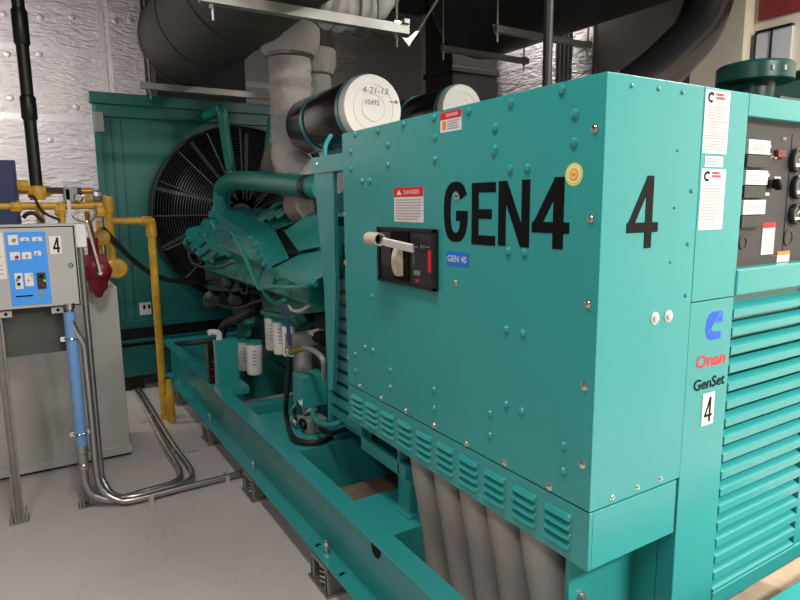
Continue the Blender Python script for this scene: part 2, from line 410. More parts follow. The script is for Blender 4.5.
# widths are in a letter box 1 wide by 1.0 tall; aspect is corrected by the box
def letter_poly(ch, wx, wy):
    if ch == 'E': return [[(0,0),(1,0),(1,wy),(0,wy)],[(0,1-wy),(1,1-wy),(1,1),(0,1)],[(0,.5-wy/2),(.85,.5-wy/2),(.85,.5+wy/2),(0,.5+wy/2)],[(0,0),(wx,0),(wx,1),(0,1)]]
    if ch == 'N': return [[(0,0),(wx,0),(wx,1),(0,1)],[(1-wx,0),(1,0),(1,1),(1-wx,1)],[(0,1),(wx*1.1,1),(1,0),(1-wx*1.1,0)]]
    if ch == '4': return [[(.58,0),(.58+wx,0),(.58+wx,1),(.58,1)],[(0,.22),(1,.22),(1,.22+wy),(0,.22+wy)],[(0,.22+wy*.6),(wx*.95,.22+wy*.6),(.58+wx,1),(.58+wx*.1,1)]]
    if ch == 'G':
        o = []
        out = [(.5+.5*math.copysign(abs(math.cos(t))**.8, math.cos(t)), .5+.5*math.copysign(abs(math.sin(t))**.75, math.sin(t))) for t in [math.radians(28+(360-28)*k/30) for k in range(31)]]
        inn = [(.5+(.5-wx)*math.copysign(abs(math.cos(t))**.8, math.cos(t)), .5+(.5-wy)*math.copysign(abs(math.sin(t))**.75, math.sin(t))) for t in [math.radians(28+(360-28)*k/30) for k in range(31)]]
        for k in range(30): o.append([out[k], out[k+1], inn[k+1], inn[k]])
        o.append([(1-wx, .34), (1, .34), (1, .52), (1-wx, .52)]); o.append([(.52, .52-wy*1.1), (1, .52-wy*1.1), (1, .52), (.52, .52)])
        return o
def corners(fn, tl, br, tr=None, bl=None):
    P = [fn(*q) for q in (tl, br)+((tr,) if tr else ())+((bl,) if bl else ())]
    return P
for ch, (l, r, tl, tr_, bl, br_) in {'G': (445, 469, 182, 181, 241, 243), 'E': (473, 497, 183.5, 181.5, 244, 246), 'N': (500, 531.5, 181.5, 179, 245.5, 247.5), '4': (534, 572, 178, 177, 247.5, 249.5)}.items():
    q = [A(l, tl), A(r, tr_), A(l, bl), A(r, br_)]
    bx = (q[0][0], (q[2][1]+q[3][1])/2, q[1][0], (q[0][1]+q[1][1])/2)
    wx = {'G': .29, 'E': .3, 'N': .25, '4': .27}[ch]
    art(PA, letter_poly(ch, wx, .155), bx, (0, 0, 1, 1), 'lettering', INK, side, d=.0045, d0=.002, lab=f'black letter {ch}' if ch != '4' else 'black number 4')
q = [B(625, 232), B(659, 176), B(627, 247), B(652, 247.5)]
art(PB, letter_poly('4', .22, .14), (q[0][0], q[3][1], q[1][0], q[1][1]), (0, 0, 1, 1), 'lettering', INK, end, d=.0045, d0=.002, lab='black number 4')
def cbox(fn, l, t, r, b):
    xm, ym = (l+r)/2, (t+b)/2
    return (fn(l, ym)[0], fn(xm, b)[1], fn(r, ym)[0], fn(xm, t)[1])
# warning label
def label_rect(pl, fn, l, t, r, b, name, m, parent, d=.004, lab=None):
    p, q_ = fn(l, t), fn(r, b)
    o = rect(pl, p[0], q_[1], q_[0], p[1], d, .002).build(name, m, parent, smooth=False)
    if lab: o['label'] = lab
    return o, (p[0], q_[1], q_[0], p[1])
o, bx = label_rect(PA, A, 395, 188, 424.5, 222.5, 'warning_label', WHITE, side, lab='white and red danger label')
h = bx[3]-bx[1]; wd = bx[2]-bx[0]
rect(PA, bx[0], bx[3]-h*.27, bx[2], bx[3], .0048, .004).build('red_header', RED, o, smooth=False)
text(PA, 'DANGER', (bx[0]+wd*.36, bx[3]-h*.2, bx[0]+wd*.88, bx[3]-h*.08), 'lettering', WHITE, o, .01, d=.0055)
MB().prism([PA.p(bx[0]+wd*.1, bx[3]-h*.21, .0045), PA.p(bx[0]+wd*.28, bx[3]-h*.21, .0045), PA.p(bx[0]+wd*.19, bx[3]-h*.07, .0045)], PA.n*.0008).build('warning_triangle', WHITE, o, smooth=False)
lines(PA, bx[0]+wd*.06, bx[1]+h*.05, bx[2]-wd*.05, bx[3]-h*.32, 8, 'print', PRINT, o, d=.0048, seed=2)
o, bx = label_rect(PA, A, 441.5, 113.5, 462.5, 129.5, 'warning_label', WHITE, side, lab='small white and red warning label')
h = bx[3]-bx[1]; wd = bx[2]-bx[0]
rect(PA, bx[0], bx[3]-h*.36, bx[2], bx[3], .0048, .004).build('red_header', RED, o, smooth=False)
text(PA, 'DANGER', (bx[0]+wd*.3, bx[3]-h*.26, bx[0]+wd*.85, bx[3]-h*.1), 'lettering', WHITE, o, .01, d=.0055)
lines(PA, bx[0]+wd*.36, bx[1]+h*.1, bx[2]-wd*.08, bx[3]-h*.42, 4, 'print', PRINT, o, d=.0048, seed=3)
rect(PA, bx[0]+wd*.1, bx[1]+h*.15, bx[0]+wd*.28, bx[3]-h*.45, .0048, .004).build('pictogram', ORANGE, o, smooth=False)
# round seal
a, z = A(575, 174.5)
o = MB().cyl(PA.p(a, z, .002), PA.p(a, z, .0035), .0255, seg=30).build('seal_sticker', YELLOWT, side); o['label'] = 'round yellow and white seal sticker'
MB().cyl(PA.p(a, z, .0035), PA.p(a, z, .0042), .0195, seg=30).build('ring', WHITE, o)
MB().cyl(PA.p(a, z, .0042), PA.p(a, z, .0046), .0135, seg=24).build('ring', ORANGE, o)
MB().cyl(PA.p(a, z, .0046), PA.p(a, z, .005), .0105, seg=24).build('ring', YELLOWT, o)
rect(PA, a-.006, z-.003, a+.006, z+.003, .0055, .005).build('print', ORANGE, o, smooth=False)
# blue tag
o, bx = label_rect(PA, A, 447.5, 251, 469.5, 267.5, 'name_tag', TAGBLUE, side, lab='blue tag reading GEN 4S')
h = bx[3]-bx[1]; wd = bx[2]-bx[0]
text(PA, 'GEN 4S', (bx[0]+wd*.07, bx[1]+h*.28, bx[0]+wd*.93, bx[1]+h*.74), 'lettering', WHITE, o, .012, d=.005)
# circuit breaker
brk_p0, brk_p1 = A(381, 226), A(439.5, 290)
b0 = (brk_p0[0], brk_p1[1]-.004, brk_p1[0], brk_p0[1]-.002)
brk = rect(PA, b0[0], b0[1], b0[2], b0[3], .012, .0).build('circuit_breaker', BLACK, enc, bevel=.003); brk['label'] = 'black breaker with a tan lever'
W_, H_ = b0[2]-b0[0], b0[3]-b0[1]
def br(u0, v0, u1, v1, d, name, m, d0=.012, **k): return rect(PA, b0[0]+W_*u0, b0[1]+H_*v0, b0[0]+W_*u1, b0[1]+H_*v1, d, d0).build(name, m, brk, **k)
bz = MB()
for q in ((0, 0, 1, .05), (0, .95, 1, 1), (0, 0, .04, 1), (.96, 0, 1, 1)): bz.prism([PA.p(b0[0]+W_*q[0], b0[1]+H_*q[1], .012), PA.p(b0[0]+W_*q[2], b0[1]+H_*q[1], .012), PA.p(b0[0]+W_*q[2], b0[1]+H_*q[3], .012), PA.p(b0[0]+W_*q[0], b0[1]+H_*q[3], .012)], PA.n*.006)
bz.build('bezel', BLACK, brk, smooth=False)
br(.08, .3, .26, .92, .018, 'side_plate', MODUL, bevel=.002)
br(.3, .08, .57, .93, .0165, 'lever_slot', INK)
br(.62, .05, .95, .93, .0165, 'face_plate', mat('breaker_face', (34, 33, 34), .4))
rect(PA, b0[0]+W_*.9, b0[1]+H_*.3, b0[0]+W_*.945, b0[1]+H_*.66, .0185, .0165).build('indicator', RED, brk, smooth=False)
rect(PA, b0[0]+W_*.67, b0[1]+H_*.22, b0[0]+W_*.77, b0[1]+H_*.3, .018, .0165).build('window', ALU, brk, smooth=False)
rect(PA, b0[0]+W_*.7, b0[1]+H_*.1, b0[0]+W_*.75, b0[1]+H_*.15, .018, .0165).build('button', RED, brk, smooth=False)
g = MB()
for q in ((.66, .68, .74, .71), (.78, .68, .8, .74), (.82, .68, .84, .74), (.86, .7, .93, .72), (.66, .4, .675, .6)): g.prism([PA.p(b0[0]+W_*q[0], b0[1]+H_*q[1], .0165), PA.p(b0[0]+W_*q[2], b0[1]+H_*q[1], .0165), PA.p(b0[0]+W_*q[2], b0[1]+H_*q[3], .0165), PA.p(b0[0]+W_*q[0], b0[1]+H_*q[3], .0165)], PA.n*.001)
g.build('marking', PENM, brk, smooth=False)
# lever: a curved tan body inside the slot, a flat bar and a hollow tube that slides over it
lv = MB(); cy, cz = b0[0]+W_*.44, b0[1]+H_*.42
lp = []
for k in range(9):
    t = math.radians(-60+k*17); lp.append((cy, cz+.055*math.sin(t)*1.0, .016+.028*math.cos(t)))
lv.rings([[PA.p(c-.014, zz, .014), PA.p(c-.014, zz, dd), PA.p(c+.014, zz, dd), PA.p(c+.014, zz, .014)] for c, zz, dd in lp]); lv.build('lever', TAN, brk)
pb0 = PA.p(*A(411, 244.5), .045); pt1 = Vector(at(380, 239.5, x=X0-.075)); pt0 = Vector((pt1.x, pt1.y+.075, pt1.z+.001))
MB().bar(at(413, 248.5, x=X0-.045), at(383.5, 241.5, x=X0-.072), .01, .026, up=(-.3, 0, 1)).build('lever_bar', WHITEP, brk, bevel=.002)
hb = MB(); ro, ri = .0215, .0175
u, v, d_ = basis(pt0-pt1)
cr_ = lambda p, r: [p+(u*math.cos(2*math.pi*k/20)+v*math.sin(2*math.pi*k/20))*r for k in range(20)]
hb.rings([cr_(pt0, ro), cr_(pt1, ro), cr_(pt1, ri), cr_(pt0+(pt1-pt0)*.1, ri)]); hb.build('handle_tube', TAN, brk)
MB().cyl(pt0+(pt1-pt0)*.1, pt0+(pt1-pt0)*.6, ri-.0004, seg=16).build('tube_bore', INK, brk)
# legs and base plate below the enclosure
lb0, lb1 = at(360, 447, x=1.13), at(402, 480, x=1.13)
MB().box((1.13, lb1[1]-.02, lb0[2]-.005), (1.2, lb0[1], lb0[2]+.05)).box((1.13, lb0[1]-.012, lb0[2]), (1.2, lb0[1], ZBOT+.04)).box((1.13, lb1[1]+.02, lb0[2]), (1.2, lb1[1]+.032, ZBOT+.04)).build('base_beam', TEAL, enc, bevel=.002)
MB().box((1.13, lb1[1]-.05, ZK-.001), (1.2, lb1[1]+.03, lb0[2]+.0)).box((1.11, lb1[1]-.08, ZK-.001), (1.22, lb1[1]+.05, ZK+.012)).build('leg', TEAL, enc, bevel=.003)
bp = MB().box((X0+.075, Y0+.12, .446), (XE+.02, Y0+.135, ZBOT+.04)).build('base_panel', TEAL, enc, bevel=.002)
pq = at(581, 596, y=Y0+.12)
MB().lathe(pq, (0, -1, 0), [(.016, 0), (.016, .004), (.009, .004), (.008, .012), (.003, .013)], 12).build('washer_bolt', STEEL, bp)

# ------------------------------------------------------------------ control cabinet
XP, XC = 1.575, 2.14
cab = thing('control_cabinet', 'teal control cabinet with a dark gauge panel above wide louvers', 'control cabinet', (1.75, 1.1, .45))
post = MB().box((XE+.001, Y0-.002, .447), (XP, Y0+.05, 1.352)).box((XE+.001, Y0-.003, 1.354), (XP, Y0+.05, ZT)).build('corner_post', TEAL, cab, bevel=.003)
MB().box((XP, Y0-.003, B(747, 116)[1]), (XC, Y0+.05, ZT)).build('top_beam', TEAL, cab, bevel=.003)
zl1 = B(736, 267.5)[1]
MB().box((XP-.002, Y0-.008, zl1-.075), (XC, Y0+.05, zl1-.004)).build('ledge', TEAL, cab, bevel=.006)
MB().box((XP+.45, Y0-.002, .447), (XC, Y0+.05, ZT)).build('corner_post', TEAL, cab, bevel=.003)
MB().box((XE, Y0+.05, .47), (XC, YF, ZT-.004)).build('cabinet_body', TEAL, cab)
# side cover behind: panel and instruments
pan = MB().box((XP, Y0+.022, zl1-.01), (XC-.1, Y0+.045, B(747, 116)[1]+.01)).build('gauge_panel', PANEL, cab, bevel=.001)
PP = Plane2((0, Y0+.022, 0), (1, 0, 0), (0, 0, 1), (0, -1, 0))
def Bp(px, py): p = at(px, py, y=Y0+.01); return (p[0], p[2])
def prect(l, t, r, b, name, m, d=.012, d0=0, **k):
    return rect(PP, *cbox(Bp, l, t, r, b), d, d0).build(name, m, pan, **k)
for t in (140, 170.5, 200):
    o = prect(747.5-(t-140)*.09, t, 769-(t-140)*.08, t+14.5, 'relay_label', WHITEP, .016, bevel=.002)
    lines(PP, *cbox(Bp, 751-(t-140)*.09, t+4, 764-(t-140)*.08, t+11), 3, 'print', PRINTP, o, d=.0175, seed=int(t))
    o = prect(746.5-(t-140)*.09, t+15.2, 768-(t-140)*.09, t+27.5, 'relay_module', MODUL, .014, bevel=.002); o['label'] = 'dark grey relay module'
def disc(px, py, r, name, m, d=.01, m2=None, r2=.8):
    a, z = Bp(px, py)
    o = MB().lathe(PP.p(a, z, 0), PP.n, [(r, 0), (r, d*.8), (r*.93, d), (r*r2, d), (r*r2, d*.55)], 24).build(name, m, pan)
    if m2: MB().cyl(PP.p(a, z, d*.45), PP.p(a, z, d*.65), r*r2*.98, seg=24).build('dial', m2, o)
    return o, a, z
for px, py, r in ((799, 160, .034), (800, 187, .034), (797.5, 214, .03), (826, 160, .034), (828, 187, .034), (824, 212, .03)):
    o, a, z = disc(px, py, r, 'gauge', BLACK, .016, GLASS)
    MB().bar(PP.p(a, z, .0125), PP.p(a+r*.5, z+r*.4, .0125), .003, .001, up=(0, 1, 0)).build('needle', WHITEP, o)
    rect(PP, a-r*.45, z-r*.55, a+r*.45, z-r*.3, .0125, .011).build('dial_print', WHITEP, o, smooth=False)
disc(792, 238, .024, 'blank_plug', MODUL, .004); disc(746.5, 243, .018, 'blank_plug', MODUL, .004)
o, a, z = disc(774, 184, .013, 'selector_switch', BLACK, .012)
MB().bar(PP.p(a-.008, z+.012, .02), PP.p(a+.012, z-.014, .02), .012, .018, up=(0, 1, 0)).build('knob', INK, o, bevel=.003)
for px, py in ((770, 175), (781, 178), (770, 194)):
    prect(px-3, py-1.5, px+3, py+1.5, 'legend_plate', WHITEP, .003, smooth=False)
o, a, z = disc(773, 155.5, .007, 'toggle_switch', CHROME, .008)
MB().cyl(PP.p(a, z, .006), PP.p(a-.002, z-.008, .022), .003, seg=8).build('toggle', CHROME, o)
prect(778.5, 150, 787, 157.5, 'red_light', mat('dark_red_plastic', (104, 26, 30), .4), .012, bevel=.002)
disc(788, 138.5, .004, 'indicator_lamp', WHITEP, .006)
prect(771, 145, 775, 147, 'legend_plate', WHITEP, .003, smooth=False)
prect(791, 133, 791.6, 262, 'panel_seam', INK, .0008, smooth=False)
o = prect(766, 223, 778, 254.5, 'caution_label', WHITE, .002, smooth=False)
rect(PP, *cbox(Bp, 767, 222.8, 779, 228), .0028, .002).build('red_header', RED, o, smooth=False)
lines(PP, *cbox(Bp, 767.5, 231, 777, 253), 9, 'print', PRINT, o, d=.0028, seed=8)
o = prect(781, 251.5, 793, 262, 'caution_label', WHITE, .002, smooth=False); o['label'] = 'small orange and white label'
rect(PP, *cbox(Bp, 781.3, 251.3, 793.3, 255), .0028, .002).build('orange_header', ORANGE, o, smooth=False)
disc(777, 256.5, .0025, 'pilot_light', ORANGE, .003)
# louvers on the lower half
zA, zB_ = B(733, 303)[1], B(712, 586)[1]
lou = MB().box((XP, Y0+.026, .5), (XC-.03, Y0+.04, zl1-.07)).build('louver_panel', TEAL, cab)
NL = 17; pit = (zA-.004-zB_)/(NL-.9)
for k in range(NL):
    z = zA-.008-pit*k
    l = MB(); x0, x1 = XP+.002, 2.02
    sec = [(.022, z+.002), (.004, z-.006), (-.004, z-.010), (-.004, z-pit*.62), (.0, z-pit*.64), (.02, z-pit*.60)]
    l.rings([[Vector((x, Y0+q_[0], q_[1])) for q_ in sec] for x in (x0, x1)]); l.build('louver', TEAL, lou, smooth=False)
MB().box((XP, Y0-.006, .447), (XC, Y0+.05, zB_-pit*.35)).build('sill', TEAL, cab, bevel=.004)
# labels on the post
for (l, t, r, b, n, hd) in ((702.5, 90.5, 727, 154, 16, True), (703.5, 156.5, 721.5, 167, 3, False), (698.5, 169, 722.5, 229.5, 14, True)):
    xm_, ym_ = (l+r)/2, (t+b)/2
    bx = (B(l, ym_)[0], B(xm_, b)[1], B(r, ym_)[0], B(xm_, t)[1])
    o = rect(PB, *bx, .004, .002).build('paper_label', WHITE, post, smooth=False)
    h = bx[3]-bx[1]; wd = bx[2]-bx[0]
    if hd:
        mk = [[(q0[0], q0[1]) for q0 in qq] for qq in strokes([arc(.5, .5, .4, .4, 40, 300, 10)], .25)]
        art(PB, mk, (bx[0]+wd*.1, bx[3]-h*.2, bx[0]+wd*.36, bx[3]-h*.04), (0, 0, 1, 1), 'emblem', INK, o, d=.005, d0=.004)
        for j, e in ((.045, .72), (.1, .78)): rect(PB, bx[0]+wd*.42, bx[3]-h*(j+.035), bx[0]+wd*e, bx[3]-h*j, .005, .004).build('red_print', LOGOR, o, smooth=False)
        lines(PB, bx[0]+wd*.06, bx[1]+h*.04, bx[2]-wd*.06, bx[3]-h*.24, n, 'print', PRINTP, o, d=.005, seed=n)
    else: lines(PB, bx[0]+wd*.1, bx[1]+h*.1, bx[2]-wd*.1, bx[3]-h*.1, n, 'print', PRINT, o, d=.005, seed=n)
# blue maker's emblem, red and black names, number plate
def bbox(tl, br_): return cbox(B, tl[0], tl[1], br_[0], br_[1])
C_ = [[(1, 1), (.72, 1), (.60, .72), (.60, .72), (1, .72)]]
Cpoly = []
ro = [(.98, 1.0)]+[(.42+.42*math.cos(math.radians(t)), .52+.5*math.sin(math.radians(t))) for t in range(96, 266, 12)]+[(.95, .02)]
ri = [(.98, .62)]+[(.55+.2*math.cos(math.radians(t)), .46+.16*math.sin(math.radians(t))) for t in range(96, 266, 12)]+[(.95, .30)]
for k in range(len(ro)-1): Cpoly.append([ro[k], ro[k+1], ri[k+1], ri[k]])
art(PB, Cpoly, bbox((705, 312), (721, 340)), (0, 0, 1, 1), 'emblem', LOGOB, post, d=.0035, d0=.002, lab='blue letter C shaped emblem')
art(PB, strokes([[(.62, .74), (.9, 1.02)], [(.1, .3), (.62, .72)]], .035), bbox((705, 312), (721, 340)), (0, 0, 1, 1), 'emblem_slash', TEAL, post, d=.0042, d0=.0035)
text(PB, 'Onan', bbox((695.5, 353), (724.5, 365.8)), 'lettering', LOGOR, post, .028, d=.003, lab='red name Onan')
text(PB, 'GenSet', bbox((693, 376.5), (723.5, 387.5)), 'lettering', INK, post, .02, 0, d=.003, lab='black name GenSet')
o = rect(PB, *bbox((701, 393), (712.5, 424)), .004, .002).build('number_plate', WHITE, post, smooth=False); o['label'] = 'white plate with a black 4'
q = bbox((703, 397), (710.5, 421)); art(PB, letter_poly('4', .22, .09), q, (0, 0, 1, 1), 'lettering', INK, o, d=.005, d0=.004)

# ------------------------------------------------------------------ skid

skid = thing('skid_frame', 'teal channel steel skid carrying the whole generator set above the floor', 'skid frame', (1.7, 3, .125))
def rail(x, s, name):
    m_ = MB(); t = .011
    xo = x; xi = x+.082*s
    pts = [(xo, ZL), (xi, ZL), (xi, ZK), (xo, ZK), (xo, ZK-t), (xi-t*s, ZK-t), (xi-t*s, ZL+t), (xo, ZL+t)]
    m_.prism([(p[0], .35, p[1]) for p in pts], (0, 5.25, 0)); return m_.build('rail', TEAL, skid, bevel=.002)
rl = rail(.93, 1, 'rail'); rail(2.47, -1, 'rail')
for y0, y1, z1 in ((.42, .52, ZK), (1.72, 2.02, ZK), (2.6, 2.66, ZK), (3.42, 3.5, ZK-.02), (4.4, 4.5, ZK-.02), (5.45, 5.58, ZK)):
    MB().box((1.013, y0, ZL+.02), (2.387, y1, z1)).build('cross_member', TEAL, skid, bevel=.003)
MB().box((1.013, 2.66, ZK-.012), (1.5, 3.2, ZK-.002)).build('deck_plate', TEAL, skid, bevel=.002)
MB().box((1.4, .53, .3), (2.387, .823, ZK)).build('cross_member', TEAL, skid, bevel=.004)
for px, py in ((318, 545), (342, 574)):
    p = at(px, py, z=ZL+.012)
    MB().obox((p[0], p[1], ZL+.0125), (.012, .004, 0), (-.003, .006, 0), (0, 0, .001)).build('slot', INK, skid)
p = at(376, 549, x=1.0)
MB().cyl((.9995, p[1], p[2]), (.9985, p[1], p[2]), .035, seg=20).build('lifting_hole', INK, rl)
for i, (px, py) in enumerate(((327, 551), (254, 468), (211, 425), (180, 389))):
    y = at(px, py+3, x=.965)[1]
    lb = ('nearest to the enclosure, below the louvers', 'beside the clamped conduit end', 'below the teal box with the white filters', 'beside the foot of the yellow pipe')[i]
    iso = thing('spring_isolator', f'steel spring isolator under the skid rail, {lb}', 'vibration isolator', (.965, y, 0), 'spring isolators under the near skid rail')
    MB().box((.915, y-.1, 0), (1.02, y+.1, .012)).build('base_plate', STEEL, iso, bevel=.002)
    hsg = MB()
    for s in (-1, 1):
        hsg.box((.925, y+s*.075-.008, .012), (1.015, y+s*.075+.008, .118)); hsg.box((.925, y+s*.075-.016, .012), (.94, y+s*.075+.016, .1))
    hsg.box((.925, y-.083, .108), (1.015, y+.083, .124)); hsg.build('housing', STEEL, iso, bevel=.002)
    sp = MB(); sp.tube([(.965+.03*math.cos(t*.5), y+.03*math.sin(t*.5), .014+.0018*t) for t in range(52)], .0055, 6, 0); sp.build('spring', CHROME, iso)
    bt = MB().cyl((.965, y, .11), (.965, y, .205), .0065, seg=10); bt.lathe((.965, y, ZL+.011), (0, 0, 1), [(.014, 0), (.014, .012)], 6); bt.lathe((.965, y, .18), (0, 0, 1), [(.0125, 0), (.0125, .016)], 6); bt.build('levelling_bolt', CHROME, iso)
tag(MB().box((1.05, 2.1, 0), (2.3, 2.42, .3)).build('timber_plank', TIMBER, bevel=.004), 'worn brown timber block on the floor between skid members beneath the louvered skirt', 'timber')
tag(MB().box((1.1, 3.62, 0), (2.3, 4.1, .03)).build('drip_board', TIMBER, bevel=.004), 'brown stained board on the floor beneath the white engine filters', 'board')
tag(MB().box((1.5, .824, 0), (2.9, 1.0, .3)).build('timber_packing', TIMBERP, bevel=.004), 'pale timber packing block showing below the wide louvers', 'timber')

# five grey conduits rising into the enclosure
cx = []
tops = [(421, 470), (449, 490), (481, 510), (516, 533), (551, 560)]
for i, (px, py) in enumerate(tops):
    y1 = at((430, 456, 483, 513, 551)[i], 525, x=1.18)[1]; r = (.05, .055, .055, .058, .062)[i]
    m_ = MB().tube([(1.165, y1+.035, ZBOT+.06), (1.17, y1+.02, .66), (1.18, y1-.01, .5), (1.19, y1-.05, .25), (1.195, y1-.06, 0.0)], r, 20)
    lb = ('first from the teal leg under the enclosure', 'second from the teal leg under the enclosure', 'middle one of the five', 'fourth from the teal leg', 'beside the base panel')[i]
    tag(m_.build('cable_conduit', FLEX), f'thick grey conduit dropping from the louvered skirt, {lb}', 'conduit', 'grey conduits below the enclosure')

# ------------------------------------------------------------------ radiator with fan
YR = 5.65
rad = thing('radiator', 'large teal radiator with a round caged fan standing against the foil wall', 'radiator', (1.7, YR+.3, 0))
xl, xr = .56, 2.84; fc = Vector((1.7, YR, 1.53)); FR = .78
# front sheet with a round opening
fs = MB(); N = 48; oc = []; ou = []
for k in range(N):
    t = 2*math.pi*k/N; c, s = math.cos(t), math.sin(t)
    oc.append((fc.x+FR*c, fc.z+FR*s))
    e = min((xr-fc.x)/abs(c) if abs(c) > 1e-6 else 9, ((2.44-fc.z) if s > 0 else (fc.z-.62))/abs(s) if abs(s) > 1e-6 else 9)
    ou.append((fc.x+e*c, fc.z+e*s))
for k in range(N):
    l = (k+1) % N
    a_, b_, c_, d_ = ou[k], ou[l], oc[l], oc[k]
    fs.add([(a_[0], YR, a_[1]), (b_[0], YR, b_[1]), (c_[0], YR, c_[1]), (d_[0], YR, d_[1])], [(0, 1, 2, 3)])
    fs.add([(d_[0], YR, d_[1]), (c_[0], YR, c_[1]), (c_[0], YR+.3, c_[1]), (d_[0], YR+.3, d_[1])], [(0, 1, 2, 3)])
for cx_, cz_ in ((xl, 2.44), (xr, 2.44), (xl, .62), (xr, .62)):   # corner fillers
    best = sorted(range(N), key=lambda k: (ou[k][0]-cx_)**2+(ou[k][1]-cz_)**2)[:2]
    q = [(ou[b_][0], YR, ou[b_][1]) for b_ in best]+[(cx_, YR, cz_)]
    fs.add(q, [(0, 1, 2)])
sh = fs.build('fan_shroud', TEALSHADE, rad)
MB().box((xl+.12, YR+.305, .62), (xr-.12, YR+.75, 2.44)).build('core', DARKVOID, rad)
for s, x in ((-1, xl), (1, xr)): MB().box((x-.02, YR-.01, .62), (x+.035, YR+.02, 2.45)).box((x-s*.1, YR+.02, .62), (x-s*.16, YR+.75, 2.42)).build('side_frame', TEALSHADE, rad, bevel=.006)
MB().box((xl-.04, YR-.03, 2.44), (xr+.04, YR+.02, 2.535)).box((xl-.005, YR-.015, 2.34), (xr+.005, YR+.02, 2.45)).box((xl+.1, YR+.02, 2.36), (xr-.1, YR+.78, 2.515)).build('top_tank', TEALSHADE, rad, bevel=.01)
MB().box((xl-.01, YR-.005, .56), (xr+.01, YR+.2, .63)).build('lower_channel', TEALSHADE, rad, bevel=.004)
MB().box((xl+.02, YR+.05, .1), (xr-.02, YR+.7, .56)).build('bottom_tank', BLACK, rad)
MB().box((xl-.01, YR-.005, .13), (xr+.01, YR+.06, .4)).build('base_beam', TEALSHADE, rad, bevel=.006)
MB().box((xl-.01, YR-.01, .43), (xr+.01, YR+.05, .46)).build('rail', TEALSHADE, rad, bevel=.004)
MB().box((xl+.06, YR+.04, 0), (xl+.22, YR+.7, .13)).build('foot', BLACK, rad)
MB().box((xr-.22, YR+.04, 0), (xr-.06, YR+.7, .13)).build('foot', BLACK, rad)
p = at(113, 160, y=YR); MB().box((p[0]-.004, YR-.004, .64), (p[0]+.004, YR+.001, 2.33)).build('panel_seam', DKGREEN, rad)
p = at(123, 160, y=YR); MB().box((p[0]-.003, YR-.003, .64), (p[0]+.003, YR+.001, 2.33)).build('panel_seam', DKGREEN, rad)
PR = Plane2((0, YR, 0), (1, 0, 0), (0, 0, 1), (0, -1, 0))
p, q = at(139, 303, y=YR), at(151.5, 314, y=YR); o = rect(PR, p[0], q[2], q[0], p[2], .004, 0).build('sticker', WHITE, rad, smooth=False)
rect(PR, p[0]+.03, q[2]+.05, p[0]+.05, p[2]-.02, .005, .004).build('print', INK, o, smooth=False)
rect(PR, p[0]+.07, q[2]+.05, p[0]+.09, p[2]-.02, .005, .004).build('print', INK, o, smooth=False)
p, q = at(118.5, 94, y=YR-.015), at(128, 105, y=YR-.015); o = rect(PR, p[0], q[2], q[0], p[2], .02, .012).build('sticker', WHITE, rad, smooth=False)
rect(PR, (p[0]+q[0])/2-.02, (p[2]+q[2])/2-.01, (p[0]+q[0])/2+.02, (p[2]+q[2])/2+.015, .021, .02).build('print', PRINT, o, smooth=False)
p = at(110, 97, y=YR-.015); MB().ring((p[0], YR-.017, p[2]), (0, 1, 0), .03, .008, 20).build('lifting_eye', TEALSHADE, rad)
p = at(99, 122, y=YR-.01); MB().box((p[0]-.035, YR-.02, p[2]-.08), (p[0]+.035, YR-.009, p[2]+.08)).build('lifting_lug', ALU, rad, bevel=.004)
# fan
MB().lathe(fc+Vector((0, .2, 0)), (0, -1, 0), [(.15, 0), (.15, .06), (.1, .12), (.1, .3)], 24).build('hub', BLADE, rad)
for k in range(9):
    t = 2*math.pi*k/9+.2; rd = Vector((math.cos(t), 0, math.sin(t))); tn = Vector((-math.sin(t), 0, math.cos(t))); b_ = MB(); rg = []
    for j in range(6):
        r = .12+.62*j/5; wv = (.11+.05*j/5); pitch = math.radians(38-10*j/5)
        dv = tn*math.cos(pitch)+Vector((0, 1, 0))*math.sin(pitch); nv = tn*-math.sin(pitch)+Vector((0, 1, 0))*math.cos(pitch)
        c = fc+Vector((0, .06, 0))+rd*r
        rg.append([c-dv*wv-nv*.004, c-nv*(-.012), c+dv*wv-nv*.004, c+dv*wv+nv*.004, c+nv*.022, c-dv*wv+nv*.004])
    b_.rings(rg); b_.build('fan_blade', BLADE, rad)
# guard
gd = MB(); yg = YR-.16; fg = Vector((fc.x, yg, fc.z))
for r in np.linspace(.2, FR-.015, 26): gd.ring(fg+Vector((0, (r/FR)**3*.02, 0)), (0, 1, 0), float(r), .0028, 56, 4)
gd.build('guard_wires', WIREM, rad)
gs = MB()
for k in range(16):
    t = 2*math.pi*k/16; e = Vector((math.cos(t), 0, math.sin(t)))
    gs.tube([fg+e*.14, fg+e*(FR-.02), fg+e*FR+Vector((0, .15, 0))], .006, 6, 0)
gs.build('guard_spokes', WIREM, rad)
cn = MB(); cn.rings([[fg+Vector((math.cos(t)*r, yy, math.sin(t)*r)) for t in [2*math.pi*k/48 for k in range(48)]] for r, yy in ((FR+.012, .16), (FR+.012, -.005), (FR, -.005), (FR, .16))]); cn.build('guard_rim', BLACK, rad)

